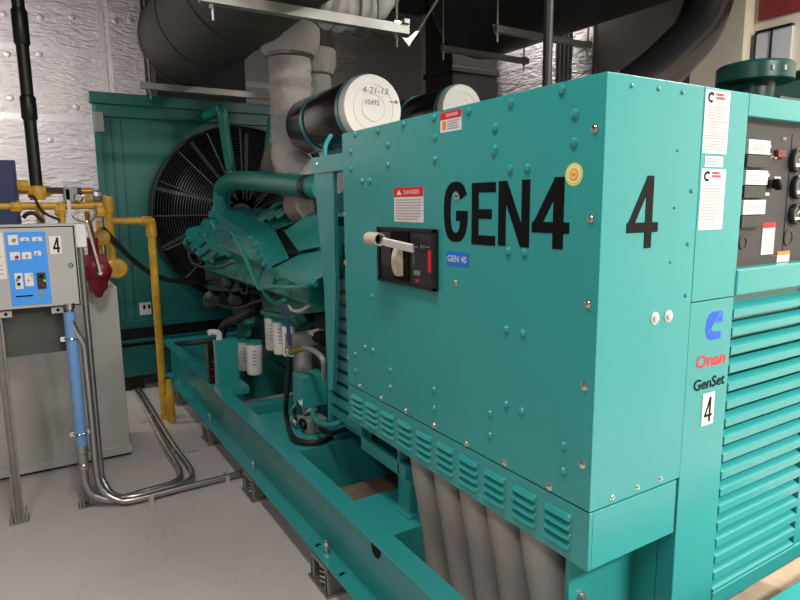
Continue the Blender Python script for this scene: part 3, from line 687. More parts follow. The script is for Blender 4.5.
# ------------------------------------------------------------------ engine
eng = thing('diesel_engine', 'large teal diesel engine with pipes and bolted covers between radiator and enclosure', 'engine', (1.7, 3.8, .44))
MB().hull([(x, y, z) for y in (2.72, 4.95) for x, z in ((1.42, .6), (1.98, .6), (2.05, 1.0), (1.35, 1.0), (1.55, 1.25), (1.85, 1.25))]).build('crankcase', GRIME, eng, bevel=.01)
MB().hull([(x, y, z) for y in (2.85, 4.9) for x, z in ((1.5, .46), (1.9, .46), (2.0, .6), (1.4, .6))]).build('oil_pan', TEAL2, eng, bevel=.01)
MB().hull([(1.32, 2.5, .75), (2.08, 2.5, .75), (1.32, 2.5, 1.45), (2.08, 2.5, 1.45), (1.32, 2.72, .75), (2.08, 2.72, .75), (1.32, 2.72, 1.45), (2.08, 2.72, 1.45)]).build('flywheel_housing', TEAL2, eng, bevel=.03)
MB().lathe((1.7, 2.12, 1.1), (0, 1, 0), [(.42, 0), (.42, .2), (.5, .25), (.5, .4)], 36).build('alternator_adapter', TEAL2, eng)
# cylinder heads of the near bank with rocker covers
for i in range(8):
    y0 = 2.8+i*.265
    MB().hull([(x, y, z) for y in (y0, y0+.235) for x, z in ((1.36, 1.02), (1.16, 1.12), (1.22, 1.26), (1.46, 1.22))]).build('cylinder_head', TEAL2, eng, bevel=.012)
# air intake / aftercooler housings (lit faces)
P = lambda px, py, x: at(px, py, x=x)
h1 = MB().hull([P(214, 211, 1.28), P(244, 206, 1.5), P(275, 229, 1.36), P(257, 240, 1.22), P(290, 258, 1.27), P(269, 268, 1.17), P(196, 238, 1.2), P(240, 263, 1.2), P(258, 268, 1.4)]).build('aftercooler_housing', TEAL2, eng, bevel=.01)
h2 = MB().hull([P(284, 231, 1.3), P(309, 213, 1.45), P(332, 214, 1.45), P(299, 251, 1.2), P(334, 244, 1.2), P(330, 214, 1.6), P(300, 255, 1.35)]).build('aftercooler_housing', TEAL2, eng, bevel=.01)
h3 = MB().hull([P(268, 272, 1.15), P(300, 254, 1.22), P(338, 246, 1.22), P(335, 272, 1.12), P(300, 287, 1.12), P(300, 280, 1.4), P(338, 250, 1.5)]).build('rocker_cover', TEAL2, eng, bevel=.01)
h4 = MB().hull([P(186, 228, 1.2), P(216, 222, 1.3), P(236, 252, 1.2), P(205, 262, 1.12), P(182, 244, 1.12), P(225, 240, 1.5)]).build('rocker_cover', TEAL2, eng, bevel=.01)
# ribbed top between the banks
MB().hull([P(238, 208, 1.5), P(276, 212, 1.55), P(322, 210, 1.6), P(312, 214, 1.45), P(276, 230, 1.4), P(250, 213, 1.45), (1.9, 3.0, 1.5), (1.9, 4.3, 1.5)]).build('valley_cover', TEAL2, eng, bevel=.008)
for k in range(4):
    MB().bar(P(252+k*9, 225-k*2.5, 1.4), P(268+k*9, 213-k*2.0, 1.45), .05, .03).build('cover_rib', TEAL2, eng, bevel=.006)
MB().tube([P(238, 217, 1.42), P(262, 218, 1.42), P(275, 206, 1.45), P(288, 201, 1.5)], .018, 10).build('breather_pipe', TEAL2, eng)
# bolts round the flanges
def hexbolt(p, n=(-1, -.3, .5), r=.013, h=.02):
    u, v, d = basis(n)
    return MB().lathe(p, n, [(r*1.35, 0), (r*1.35, h*.3), (r, h*.32), (r, h), (r*.4, h*1.1)], 6)
for px, py in ((231, 237), (238, 238), (244, 239), (251, 239), (256, 245), (259, 252), (262, 259), (266, 266), (271, 270), (199, 233), (207, 236), (215, 240), (223, 247), (229, 255), (213, 262), (233, 262), (240, 268), (250, 272), (280, 279), (290, 284), (305, 289), (247, 258), (222, 268), (316, 284)):
    hexbolt(P(px, py, 1.13)).build('bolt', TEAL2, eng)
for px, py in ((185, 236), (190, 243), (196, 249), (203, 255), (210, 250), (205, 243), (218, 254)):
    p = Vector(P(px, py, 1.11)); MB().cyl(p, p+Vector((-.05, -.06, -.025)), .011, seg=8).build('injector_fitting', GRIME, eng)
MB().tube([P(216, 230, 1.16), P(228, 230, 1.15), P(234, 235, 1.13), P(243, 252, 1.11), P(257, 284, 1.1), P(262, 289, 1.1), P(270, 287, 1.1), P(300, 287, 1.1), P(314, 281, 1.12), P(324, 273, 1.18)], .0135, 8).build('fuel_line', TEAL2, eng)
MB().tube([P(187, 240, 1.12), P(192, 262, 1.08), P(215, 268, 1.08), P(235, 262, 1.1)], .009, 8).build('fuel_line', GRIME, eng)
MB().tube([P(262, 289, 1.1), P(268, 297, 1.12), P(276, 303, 1.15), P(284, 300, 1.15)], .013, 8).build('fuel_line', TEAL2, eng)
# elbow water pipe
MB().tube([P(222, 212, 1.33), P(222, 200, 1.33), P(223, 188, 1.33), P(233, 181, 1.33), P(252, 181, 1.34), P(285, 184, 1.37), P(322, 188, 1.42)], .066, 20).build('coolant_pipe', TEAL2, eng)
MB().lathe(P(221, 213, 1.33), (0, 0, 1), [(.098, -.03), (.098, .015), (.075, .016), (.072, .05)], 24).build('pipe_flange', TEAL2, eng)
MB().lathe(P(309, 187, 1.4), (.02, -1, -.02), [(.071, -.02), (.071, .04)], 20).build('hose_clamp', BLACK, eng)
for (pts, x) in (([(207, 222), (204, 228), (206, 234)], 1.27), ([(214, 222), (218, 230), (216, 238)], 1.24)):
    MB().tube([P(a, b, x) for a, b in pts], .035, 12).build('thermostat_neck', TEAL2, eng)
# two upright coolant pipes from the top tank to the engine
for (a_, b_, c_, r) in (((222, 112), (226, 140), (231, 170), .042), ((272, 118), (269, 145), (266, 170), .034)):
    y = 5.1 if a_[0] < 240 else 4.7
    pts = [at(*a_, y=y), at(*b_, y=y), at(*c_, y=y)]
    MB().tube(([Vector(pts[0])+Vector((0, .5, .03)), Vector(pts[0])+Vector((0, .12, .02))] if y > 5 else [])+pts, r, 14).build('vent_pipe', TEAL2, eng)
    d = Vector(pts[2])-Vector(pts[1])
    MB().tube([pts[2], Vector(pts[2])+d*.22], r*.85, 12, 0).build('rubber_hose', RUBBER, eng)
    for k in (.05, .16): MB().tube([Vector(pts[2])+d*(k-.015), Vector(pts[2])+d*(k+.015)], r*1.05, 14, 0).build('hose_clip', CHROME, eng)
    MB().tube([Vector(pts[2])+d*.2, Vector(pts[2])+d*.5], r, 12, 0).build('pipe_stub', TEAL2, eng)
# turbocharger with lagging
tb = Vector(at(292, 168, x=1.7))
MB().lathe(tb, (.2, -1, .1), [(.1, -.14), (.2, -.1), (.235, 0), (.2, .1), (.12, .13)], 24).build('turbo_blanket', LAGD, eng)
tc = Vector(at(303, 163, x=1.62))
MB().lathe(tc, (.1, -1, 0), [(.11, -.05), (.13, .02), (.1, .05), (.07, .06), (.07, .02)], 28).build('turbo_compressor', DKGREEN, eng)
MB().lathe(at(312, 202, x=1.5), (0, -1, .1), [(.06, -.2), (.13, -.15), (.13, .05), (.07, .1)], 18).build('manifold_lagging', LAGD, eng)
# lower side clutter: pump bodies, harness, brackets
for (px, py, x, r, L_) in ((215, 300, 1.3, .09, .2), (238, 300, 1.3, .07, .16), (252, 318, 1.28, .06, .22), (300, 318, 1.3, .06, .14), (230, 282, 1.25, .05, .3)):
    c = Vector(P(px, py, x)); MB().lathe(c, (-.4, -1, .1), [(r*.6, -L_/2), (r, -L_/2+.02), (r, L_/2-.04), (r*.7, L_/2-.02), (r*.5, L_/2)], 16).build('accessory_pump', GRIME if px < 250 else TEAL2, eng)
MB().hull([P(205, 268, 1.25), P(240, 275, 1.25), P(238, 292, 1.22), P(208, 290, 1.22), P(225, 280, 1.5), P(205, 285, 1.5)]).build('bracket', GRIME, eng, bevel=.006)
MB().hull([P(262, 300, 1.28), P(322, 296, 1.3), P(322, 312, 1.26), P(264, 318, 1.26), P(300, 305, 1.5)]).build('fuel_rail_cover', TEAL2, eng, bevel=.006)
MB().tube([P(150, 278, 1.2), P(175, 281, 1.2), P(205, 282, 1.2), P(228, 284, 1.2)], .011, 8).build('harness', RUBBER, eng)
MB().tube([P(221, 336, 1.15), P(226, 324, 1.18), P(240, 318, 1.2), P(255, 308, 1.25), P(256, 298, 1.3)], .034, 10).build('hose', RUBBER, eng)
MB().tube([P(288, 304, 1.2), P(292, 310, 1.18), P(299, 311, 1.18), P(308, 306, 1.2), P(311, 302, 1.22)], .008, 8).build('wire', WHITEP, eng)
MB().tube([P(238, 280, 1.2), P(240, 290, 1.18), P(246, 294, 1.18), P(248, 284, 1.2)], .006, 8).build('wire', GRIME, eng)
MB().tube([P(205, 300, 1.2), P(235, 308, 1.2), P(262, 300, 1.22), P(290, 296, 1.22), P(320, 290, 1.24)], .012, 8).build('harness', RUBBER, eng)
MB().hull([P(324, 298, 1.25), P(345, 296, 1.25), P(345, 312, 1.25), P(324, 310, 1.25), P(335, 305, 1.4)]).build('bracket', TEAL2, eng)
# ribbed guard at the coupling, behind the upright bracket
gr = MB(); gy = at(330, 350, x=1.17)[1]
for k in range(11):
    z = .62+k*.062; gr.box((1.16, YF+.01, z), (1.19, gy, z+.04))
gr.box((1.185, YF+.01, .58), (1.2, gy+.01, 1.32)); gr.box((1.155, gy-.015, .58), (1.19, gy+.01, 1.32)); gr.box((1.155, YF+.01, .58), (1.19, YF+.03, 1.32)); gr.build('coupling_guard', TEAL2, eng)
# filter head
MB().hull([P(238, 326, 1.3), P(252, 330, 1.22), P(250, 337, 1.22), P(238, 336, 1.3), P(246, 322, 1.45), P(238, 322, 1.5)]).build('filter_head', TEAL2, eng, bevel=.008)
MB().bar(P(266, 312, 1.27), P(296, 318, 1.27), .07, .03).build('filter_head', TEAL2, eng, bevel=.006)

def canister(px, py0, py1, x, r, name, lab, grp, tilt=0):
    t = Vector(at(px, py0, x=x)); b = Vector(at(px+tilt, py1, x=x)); b.y = t.y+(b.y-t.y)*.3
    th = thing(name, lab, 'filter', tuple(b), grp)
    ax = (t-b); L_ = ax.length
    MB().lathe(b, ax, [(r*.8, 0), (r*.97, L_*.03), (r, L_*.07), (r, L_*.9), (r*.95, L_*.94)], 22).build('canister', WHITEP, th)
    MB().lathe(b, ax, [(r*1.03, L_*.93), (r*1.03, L_*.99), (r*.7, L_*1.02)], 22).build('collar', TEAL2, th)
    u, v, d = basis(ax); mk = MB()
    dirv = (Vector((0, 0, 1.6))-b); dirv = (dirv-d*dirv.dot(d)).normalized(); sd = d.cross(dirv)
    for k in range(5):
        h = L_*(.35+.1*k); c = b+d*h+dirv*(r+.0005)
        mk.obox(c, sd*r*.28, d*L_*.018, dirv*.0008)
    mk.build('print', BLUEPRINT, th, smooth=False)
canister(254, 341, 373, 1.16, .05, 'oil_filter', 'white spin-on filter hanging beside the upright teal box, nearer one', 'white engine filters')
canister(244, 339, 369, 1.24, .045, 'oil_filter', 'white spin-on filter half hidden behind the nearer one beside the teal box', 'white engine filters')
canister(270.5, 315, 350, 1.26, .04, 'fuel_filter', 'white hanging filter farthest from the navy strap', 'white engine filters', 2)
canister(279, 319, 354, 1.2, .04, 'fuel_filter', 'white hanging filter between two others beside the navy strap', 'white engine filters', 2)
canister(288, 323, 356, 1.16, .036, 'fuel_filter', 'white hanging filter partly covered by the navy strap', 'white engine filters', 2)
s_ = MB(); p0, p1, p2 = Vector(P(281, 305, 1.12)), Vector(P(288, 325, 1.1)), Vector(P(290, 346, 1.1))
s_.bar(p0, p1, .006, .05, up=(1, 0, 0)); s_.bar(p1, p2, .006, .035, up=(1, 0, 0))
tag(MB().rings([[p+Vector((0, .03, 0)), p+Vector((-.004, .0, 0)), p+Vector((0, -.03, 0)), p+Vector((.004, 0, 0))] for p in (p0, p0*.5+p1*.5, p1, p1*.5+p2*.5, p2)]).build('strap', STRAP), 'navy blue strap hanging in front of the white filters', 'strap')

# upright bracket beside the enclosure
ub = thing('upright_bracket', 'upright teal channel bracket bolted beside the enclosure end', 'bracket', (1.1, 2.3, .44))
pts = [at(313, 165, x=1.1), at(334, 160, x=1.1), at(337, 290, x=1.1), at(334, 390, x=1.1), at(328.5, 390, x=1.1), at(324, 290, x=1.1)]
MB().prism(pts, (.012, 0, 0)).build('upright', TEAL, ub, bevel=.002)
MB().prism([pts[1], pts[2], pts[3], (1.112, pts[3][1], pts[3][2]), (1.112, pts[2][1], pts[2][2]), (1.112, pts[1][1], pts[1][2])], (0, .01, 0)).build('flange', TEAL, ub)
yt = pts[0][1]; zt3 = pts[0][2]
MB().box((1.094, YF+.002, zt3-.04), (1.15, yt+.01, zt3+.03)).build('cross_arm', TEAL, ub, bevel=.002)
for yy in (yt-.06, YF+.05): MB().dome((1.094, yy, zt3), (-1, 0, 0), .009, .008).build('bolt', CHROME, ub)
MB().tube([(1.13, yt-.06, zt3+.02), (1.14, yt-.05, zt3+.08), (1.19, yt, zt3+.13)], .01, 8).build('stay_rod', TEAL, ub)

# air cleaners
for i, (x, z, cap) in enumerate(((372.5, 108.5, 2.71), (462, 110, 3.3))):
    y0 = cap; x, _, z = at(x, z, y=y0); y1, r = y0+.8, .16
    ac = thing('air_cleaner', ('black air cleaner with a white end cap marked in pen, above the engine', 'black air cleaner with a plain white cap, half hidden behind the enclosure top')[i], 'air cleaner', (x, (y0+y1)/2, z-r), 'air cleaners over the engine')
    MB().lathe((x, y0, z), (0, 1, 0), [(r*.98, .015), (r, .02), (r, y1-y0-.04), (r*.93, y1-y0-.01), (r*.6, y1-y0)], 40).build('canister', CANM, ac)
    c = MB().lathe((x, y0, z), (0, -1, 0), [(r*1.02, -.05), (r*1.03, -.01), (r*.99, .008), (r*.72, .008), (r*.71, .004), (r*.69, .004), (r*.68, .008), (r*.42, .008), (r*.41, .004), (r*.39, .004), (r*.38, .009)], 44).build('end_cap', CAPW, ac)
    for yy in (y0+.07, y1-.28):
        MB().rings([[Vector((x+math.cos(t)*q_, yy+e, z+math.sin(t)*q_)) for t in [2*math.pi*k/36 for k in range(36)]] for q_, e in ((r+.001, -.016), (r+.007, -.016), (r+.007, .016), (r+.001, .016))], closed=True).build('band', TEAL, ac)
        MB().box((x-.03, yy-.02, z-r-.1), (x+.03, yy+.02, z-r+.0)).build('saddle', TEAL, ac)
    MB().cyl((x, y0+.1, z-r-.1), (x, y0+.1, 1.3), .03, seg=10).cyl((x, y1-.2, z-r-.1), (x, y1-.2, 1.3), .03, seg=10).build('support', TEAL, ac)
    if i == 0:
        PC = Plane2((x, y0-.009, z), (1, 0, 0), (0, 0, 1), (0, -1, 0))
        text(PC, '4-21-13', (-.06, .07, .085, .1), 'pen_writing', PENM, c, .0, .2, d=.0008)
        text(PC, '10492', (-.045, .015, .033, .04), 'pen_writing', PENM, c, .0, .1, d=.002)
        art(PC, strokes([[(0, .5), (1, .55)], [(.7, .85), (1, .55), (.7, .2)]], .16), (.09, .025, .14, .05), (0, 0, 1, 1), 'pen_writing', PENM, c, d=.0012, d0=0)

# exhaust risers
for i, (px, y, zb, zt, r, pc) in enumerate(((291, 3.75, at(291, 145, y=3.75)[2], at(291, 60, y=3.75)[2], .132, 0), (319, 4.4, 2.0, at(319, 62, y=4.4)[2]+.02, .095, 0))):
    x = at(px, 100, y=y)[0]
    er = thing('exhaust_riser', ('thick grey cloth lagged exhaust pipe rising in front of the long dark silencer', 'thinner grey lagged exhaust pipe behind the thick one')[i], 'exhaust pipe', (x, y, zb), 'lagged exhaust risers')
    m_ = MB(); pr = []
    for k in range(25):
        h = (zt-zb)*k/24; pr.append((r*(1+.02*math.sin(k*2.1)+(.03 if k in (9, 16) else 0)), h))
    MB().lathe((x, y, zb), (0, 0, 1), pr, 28).build('lagging', LAG, er)
    MB().tube([(x, y, zb+.05), (x-.01, y-.0, zb-.1), (x+.02, y-.12, zb-.2), (x+.05, y-.2, zb-.22)], r*.95, 24).build('elbow_lagging', LAG, er)
    # gathered sock over the flange
    sk = MB(); rg = []
    zs = at(290, 41, y=3.75)[2] if i == 0 else zt-.02
    for r_, h in ((r*1.05, -.1), (r*1.2, -.08), (r*1.4, -.03), (r*1.46, .03), (r*1.43, .07), (r*1.36, .085)):
        rg.append([Vector((x+math.cos(2*math.pi*k/72)*r_*(1+.022*math.sin(k*math.pi/1.5+h*20)), y+math.sin(2*math.pi*k/72)*r_*(1+.022*math.sin(k*math.pi/1.5+h*20)), zs+h)) for k in range(72)])
    sk.rings(rg); sk.build('flange_cover', LAG, er)
    MB().lathe((x, y, zs), (0, 0, 1), [(r*1.2, .07), (r*1.38, .09), (r*1.38, .26), (r*1.1, .3), (r*1.1, .34 if i == 0 else ZC-zs)], 28).build('bellows', SILM, er)
    for hh in (-.095,): MB().ring((x, y, zs+hh), (0, 0, 1), r*1.12, .008, 28, 6).build('tie_wire', STEEL, er)
# silencers
sl = thing('exhaust_silencer', 'long dark wrapped silencer hanging over the radiator beside the foil wall', 'silencer', (1.17, 3.6, 2.52), 'hanging exhaust silencers')
SX, SZ, SR = 1.165, 2.865, .338
MB().lathe((SX, 5.1, SZ), (0, -1, 0), [(.1, -.08), (SR*.8, -.05), (SR*.96, .0), (SR, .05)]+[(SR*(1+.008*math.sin(k*1.7)), .05+.1*k) for k in range(1, 29)]+[(SR*.7, 2.95), (.1, 3.0)], 56).build('shell', SILM, sl)
for yy in (4.95, 4.3, 3.6): MB().ring((SX, yy, SZ), (0, 1, 0), SR+.002, .007, 44, 6).build('band', SILM, sl)
MB().cyl((SX, 4.6, SZ+.2), (SX, 4.6, ZC), .06, seg=14).build('outlet_pipe', SILM, sl)
sl2 = thing('exhaust_silencer', 'large dark smooth silencer hanging above the enclosure from zinc struts', 'silencer', (3.75, 3.4, 2.94), 'hanging exhaust silencers')
MB().lathe((3.72, 4.75, 3.46), (0, -1, 0), [(.2, -.1), (.4, -.06), (.5, .02), (.53, .1), (.53, 2.4), (.48, 2.5), (.3, 2.55)], 48).build('shell', mat('black_silencer_shell', (52, 50, 48), .45, .3, var=.1), sl2)
MB().cyl((3.72, 3.2, 3.9), (3.72, 3.2, ZC), .08, seg=14).build('hanger', STRUTM, sl2)
lm = thing('lagged_elbow', 'grey wrapped exhaust joint lump resting on the overhead zinc strut', 'exhaust pipe', (1.75, 3.05, 2.52))
c = at(347, 0, y=3.05); c = (c[0]+.02, 3.05, 2.64)
MB().tube([(c[0]-.19, c[1], c[2]+.02), (c[0]-.1, c[1], c[2]-.0), (c[0], c[1], c[2]), (c[0]+.12, c[1], c[2]+.02), (c[0]+.2, c[1], c[2]+.12), (c[0]+.22, c[1], c[2]+.4), (c[0]+.22, c[1], ZC)], lambda t: .105+.022*math.sin(t*9)+.007*math.sin(t*60), 28).build('lagging', LAG, lm)
for k in (-.13, .0, .1): MB().ring((c[0]+k, c[1], c[2]+.0), (1, 0, .1), .122, .006, 28, 6).build('tie_wire', STEEL, lm)
# strut trapezes
def strut(name, p0, p1, lab, rods, w=.045, h=.045):
    t = thing(name, lab, 'strut', tuple((Vector(p0)+Vector(p1))/2), 'overhead zinc struts')
    p0, p1 = Vector(p0), Vector(p1); d = (p1-p0).normalized()
    ch = MB(); sd = Vector((0, 1, 0)); up = Vector((0, 0, 1))
    prof = [(-.5, -.5), (.5, -.5), (.5, .5), (.25, .5), (.25, .38), (.4, .38), (.4, -.4), (-.4, -.4), (-.4, .38), (-.25, .38), (-.25, .5), (-.5, .5)]
    ch.rings([[p+sd*a*w+up*b*h for a, b in prof] for p in (p0, p1)]); ch.build('channel', STRUTM, t, smooth=False)
    for f_ in rods:
        c = p0+(p1-p0)*f_
        MB().cyl(c-up*.09, (c.x, c.y, ZC), .007, seg=8).build('threaded_rod', STEEL, t)
        MB().box((c.x-.025, c.y-.025, c.z+h/2), (c.x+.025, c.y+.025, c.z+h/2+.008)).build('rod_washer', CHROME, t); MB().lathe(c-up*(h/2+.02), (0, 0, 1), [(.014, 0), (.014, .02)], 6).build('rod_nut', CHROME, t)
    return t
zz = 2.485
p0 = at(225, -2, z=zz); p1 = at(404, 32, z=zz); yy = (p0[1]+p1[1])/2
st = strut('strut_trapeze', (p0[0]-.1, yy, zz), (p1[0]+.0, yy, zz), 'long zinc strut hung above the riser and air cleaners', (.05, .94))
fa, fb, fd, fe = [at(*q_, y=yy-.04) for q_ in ((402, 37), (409, 46), (419, 31), (404, 38))]
MB().prism([fa, fb, fd, at(416, 31, y=yy-.04), at(408, 38, y=yy-.04), fe], (0, .008, 0)).build('angle_fitting', STEEL, st)
MB().box((at(400, 30, y=yy)[0], yy-.04, zz+.02), (at(406.5, 30, y=yy)[0], yy+.04, at(403, 20, y=yy)[2])).build('clamp_block', STRUTM, st, bevel=.005)
wq = Vector(at(418, 31, y=yy-.03)); wr = Vector(at(437, 0, y=yy-.03)); MB().tube([wq, wr, wr+(wr-wq)*(ZC-wr.z)/(wr.z-wq.z)], .006, 6, 0).build('sway_wire', STEEL, st)
p0 = at(140, 78, y=4.95); p1 = at(272, 95, y=4.95)
strut('strut_trapeze', (p0[0], 4.95, 2.488), (p1[0]+.1, 4.95, 2.488), 'zinc strut carrying the dark wrapped silencer over the radiator', (.06, .97))
p0, p1 = at(445, 47.5, z=2.88), at(533, 60, z=2.88)
strut('strut_trapeze', (p0[0], 4.32, 2.88), (p1[0], 4.32, 2.88), 'shorter zinc strut beneath the large dark silencer, farther one', (.01, .95))
p0, p1 = at(500, 27, z=2.88), at(594, 45, z=2.88)
strut('strut_trapeze', (p0[0], 3.66, 2.88), (p1[0], 3.66, 2.88), 'zinc strut crossing in front of the large dark silencer, nearer one', (.02, .97))
tag(MB().box((1.2, YB-.4, 2.2), (2.1, YB-.002, ZC)).build('darkening_box', DARKVOID, bevel=.01), 'added black box darkening the foil wall behind the dark silencer', 'duct')  # box added to darken the wall gap behind the silencer
# clad elbow at the right
tag(MB().tube([(at(590, 122, y=2.5)[0]-.06, 2.5, 1.95), at(590, 122, y=2.5), at(645, 82, y=2.5), at(676, 54, y=2.5), at(700, 24, y=2.5), (at(713, -8, y=2.5)[0], 2.5, 3.1), (at(716, -12, y=2.5)[0], 2.5, ZC)], .148, 32).build('exhaust_bend', ELBM), 'fat shiny metal clad exhaust bend rising beside the beige column', 'exhaust pipe')
# dark sheet box and ribbed pipes in the background
tag(MB().box((3.9, 5.3, 2.2), (4.5, 5.8, ZC)).box((3.88, 5.28, 2.96), (4.52, 5.82, 3.02)).build('air_duct', CRATE, bevel=.01), 'dark sheet metal duct box under the large silencer by the foil wall', 'duct')
for k in range(4):
    p = at(554+k*4, 60, x=4.4)
    tag(MB().cyl((4.45, p[1], 2.2), (4.45, p[1], 3.3), .022, seg=10).build('wall_conduit', STRUTM), 'thin upright conduit in a row of four beside the black pole', 'conduit', 'wall conduits beside the black pole')
p = at(548, 40, y=2.05)
pl_ = thing('black_pole', 'black vertical pipe rising from the enclosure roof towards the ceiling', 'pipe', (p[0], 2.05, ZT))
MB().cyl((p[0], 2.05, ZT-.003), (p[0], 2.05, ZC), .021, seg=16).build('pipe', BLACK, pl_)
MB().lathe((p[0], 2.05, ZT-.003), (0, 0, 1), [(.06, 0), (.06, .012), (.03, .014), (.03, .04)], 18).build('flange', BLACK, pl_)
# neighbouring set with two mushroom caps
nb = thing('neighbour_housing', 'dark green machine housing behind the control cabinet, mostly hidden', 'machine housing', (3.1, 1.7, 0))
MB().box((2.62, 1.35, 0), (4.2, 2.85, 2.02)).build('body', DKGREEN, nb, bevel=.01)
MB().hull([(2.9, 1.4, 2.02), (4.15, 1.4, 2.02), (3.15, 1.5, 2.16), (4.15, 1.5, 2.16), (3.15, 2.2, 2.16), (4.15, 2.2, 2.16), (2.9, 2.3, 2.02), (4.15, 2.3, 2.02)]).build('hood', DKGREEN, nb, bevel=.01)
for i, (px, py, y) in enumerate(((754.5, 75, 1.62), (817, 80, 1.75))):
    p = at(px, py, y=y); x, z = p[0], p[2]
    ic = thing('intake_cap', ('dark green mushroom cap with round top behind the paper label', 'dark green mushroom cap cut by the picture edge, behind the first cap')[i], 'intake cap', (x, y, 2.02), 'mushroom caps on the neighbouring machine')
    MB().lathe((x, y, z), (0, 0, 1), [(.13, -.042), (.153, -.04), (.16, -.034), (.16, .03), (.15, .04), (.11, .05), (.02, .058)], 40).build('lid', DKGREEN, ic)
    MB().lathe((x, y, 2.015), (0, 0, 1), [(.12, 0), (.12, .02), (.09, .03), (.09, z-2.015-.035)], 28).build('neck', DKGREEN, ic)
    for t in (-2.2, -1.85):
        MB().box((x+.16*math.cos(t)-.008, y+.16*math.sin(t)-.004, z-.01), (x+.16*math.cos(t)+.008, y+.16*math.sin(t)+.004, z+.01)).build('latch', ALU, ic)

# ------------------------------------------------------------------ coolant heater group on the skid
ch_ = thing('coolant_heater', 'grey and teal coolant heater with hoses standing on the skid deck', 'coolant heater', (1.2, 2.85, ZK))
c = Vector(at(303, 360, x=1.2)); hx, hy = c.x, c.y
zt = at(303, 345, x=1.2)[2]; zb = at(303, 378, x=1.2)[2]
MB().cyl((hx, hy, zb-.06), (hx, hy, zt), .052, seg=20).build('cylinder', ALU, ch_)
MB().box((hx-.075, hy-.06, zt), (hx+.075, hy+.06, zt+.06)).build('head_block', ALU, ch_, bevel=.004)
p = at(302, 390, x=1.13); q = at(327, 390, y=p[1])
jb = MB().box((1.13, p[1], at(302, 408.5, x=1.13)[2]), (q[0], p[1]+.13, at(302, 378, x=1.13)[2])).build('junction_box', TEAL, ch_, bevel=.003)
for cx_ in (1.142, q[0]-.012):
    for cz_ in (at(302, 405, x=1.13)[2], at(302, 381, x=1.13)[2]): MB().dome((cx_, p[1]-.0005, cz_), (0, -1, 0), .004, .003, 8).build('screw', CHROME, jb)
p = at(307, 425, x=1.16); MB().box((1.13, p[1]-.08, ZK), (1.24, p[1]+.06, at(307, 416, x=1.16)[2])).cyl((1.185, p[1], ZK+.08), (1.185, hy, zb), .04, seg=14).build('pump_body', ALU, ch_, bevel=.006)
MB().ring(Vector(at(303, 424, x=1.12)), (1, .2, .1), .024, .008, 18, 6).build('hand_wheel', INK, ch_)
MB().tube([at(299, 403, x=1.12), at(294, 408, x=1.12), at(293, 418, x=1.12), at(298, 425, x=1.12)], .016, 10).build('chrome_elbow', CHROME, ch_)
MB().tube([at(288, 345, x=1.13), at(290, 352, x=1.11), at(296, 350, x=1.12), at(304, 348, x=1.14)], .017, 10).build('brass_valve', BRASS, ch_)
MB().lathe(at(290, 351, x=1.12), (-.2, -1, 0), [(.025, -.03), (.03, 0), (.025, .03)], 12).build('valve_body', CHROME, ch_)
MB().tube([at(304, 348, x=1.14), at(314, 351, x=1.13), at(322, 358, x=1.13), at(324, 366, x=1.14), at(324, 378, x=1.16)], .014, 10).build('silver_hose', ALU, ch_)
MB().tube([at(289, 357, x=1.12), at(288, 380, x=1.12), at(286, 405, x=1.12), at(287, 420, x=1.12), at(292, 436, z=ZK+.025), at(303, 442, z=ZK+.02), at(318, 442, z=ZK+.02), at(332, 437, z=ZK+.02)], .0135, 10).build('black_hose', RUBBER, ch_)
MB().tube([at(312, 410, x=1.15), at(316, 420, x=1.14), at(326, 425, x=1.14), at(338, 423, x=1.16), at(348, 416, x=1.22)], .014, 10).build('teal_hose', TEAL2, ch_)
MB().tube([at(320, 428, x=1.2), at(332, 433, x=1.2), at(348, 428, x=1.25)], .012, 10).build('black_hose', RUBBER, ch_)
MB().hull([at(304, 331, x=1.25), at(318, 328, x=1.25), at(322, 340, x=1.22), at(312, 336, x=1.22), (1.3, 2.9, .95)]).build('wrapped_joint', WHITEP, ch_, bevel=.004)
MB().cyl(at(312, 333, x=1.3), at(326, 340, x=1.22), .035, seg=12).build('solenoid', INK, ch_)
# upright teal box on the skid
tbx = thing('sheet_metal_box', 'upright narrow teal sheet box on the skid rail beside the white filters', 'sheet metal box', (1.0, 3.75, ZK))
by_ = 3.78; bq = at(217, 341, y=by_); zt_ = bq[2]; bx0 = at(217, 365, y=by_)[0]; bx1 = at(238.5, 360, y=by_)[0]
MB().box((bx0, by_, ZK-.001), (bx1, by_+.07, zt_)).build('box_body', TEAL, tbx, bevel=.003)
f0, f1 = at(221, 396, y=3.62), at(250, 394, y=3.62)
MB().box((f0[0], 3.62, ZK-.001), (f1[0], by_-.002, at(236, 388, y=3.62)[2])).build('foot_block', TEAL, tbx, bevel=.003)
r0, r1 = at(207, 362, y=3.95), at(216, 362, y=3.95)
MB().box((r0[0]+.01, 3.95, ZK), (r1[0]+.02, 4.02, at(211, 344, y=3.95)[2])).build('relay', BLACK, tbx, bevel=.004)
for k in range(3): MB().dome((r0[0]+.035, 3.95, ZK+.05+.05*k), (-.2, -1, 0), .006, .005).build('indicator', RED, tbx)
MB().tube([at(219, 343, y=3.82), at(219, 334, y=3.82), at(214, 332, y=3.82), at(208, 333, y=3.82)], .019, 10).build('pipe_elbow', WHITEP, tbx)

# ------------------------------------------------------------------ left side: tank, control box, pipes
tk = thing('day_tank', 'large plain grey steel tank standing behind the control box', 'tank', (-.1, 4.5, 0))
MB().box((-1.1, 4.15, .03), (.452, 4.62, 1.115)).build('tank_body', GREYTANK, tk, bevel=.006)
MB().box((-1.1, 4.135, .02), (.46, 4.64, .075)).build('base_trim', GREYTANK, tk, bevel=.003)
MB().box((-1.08, 4.17, 0), (.43, 4.62, .022)).build('plinth', BLACK, tk)

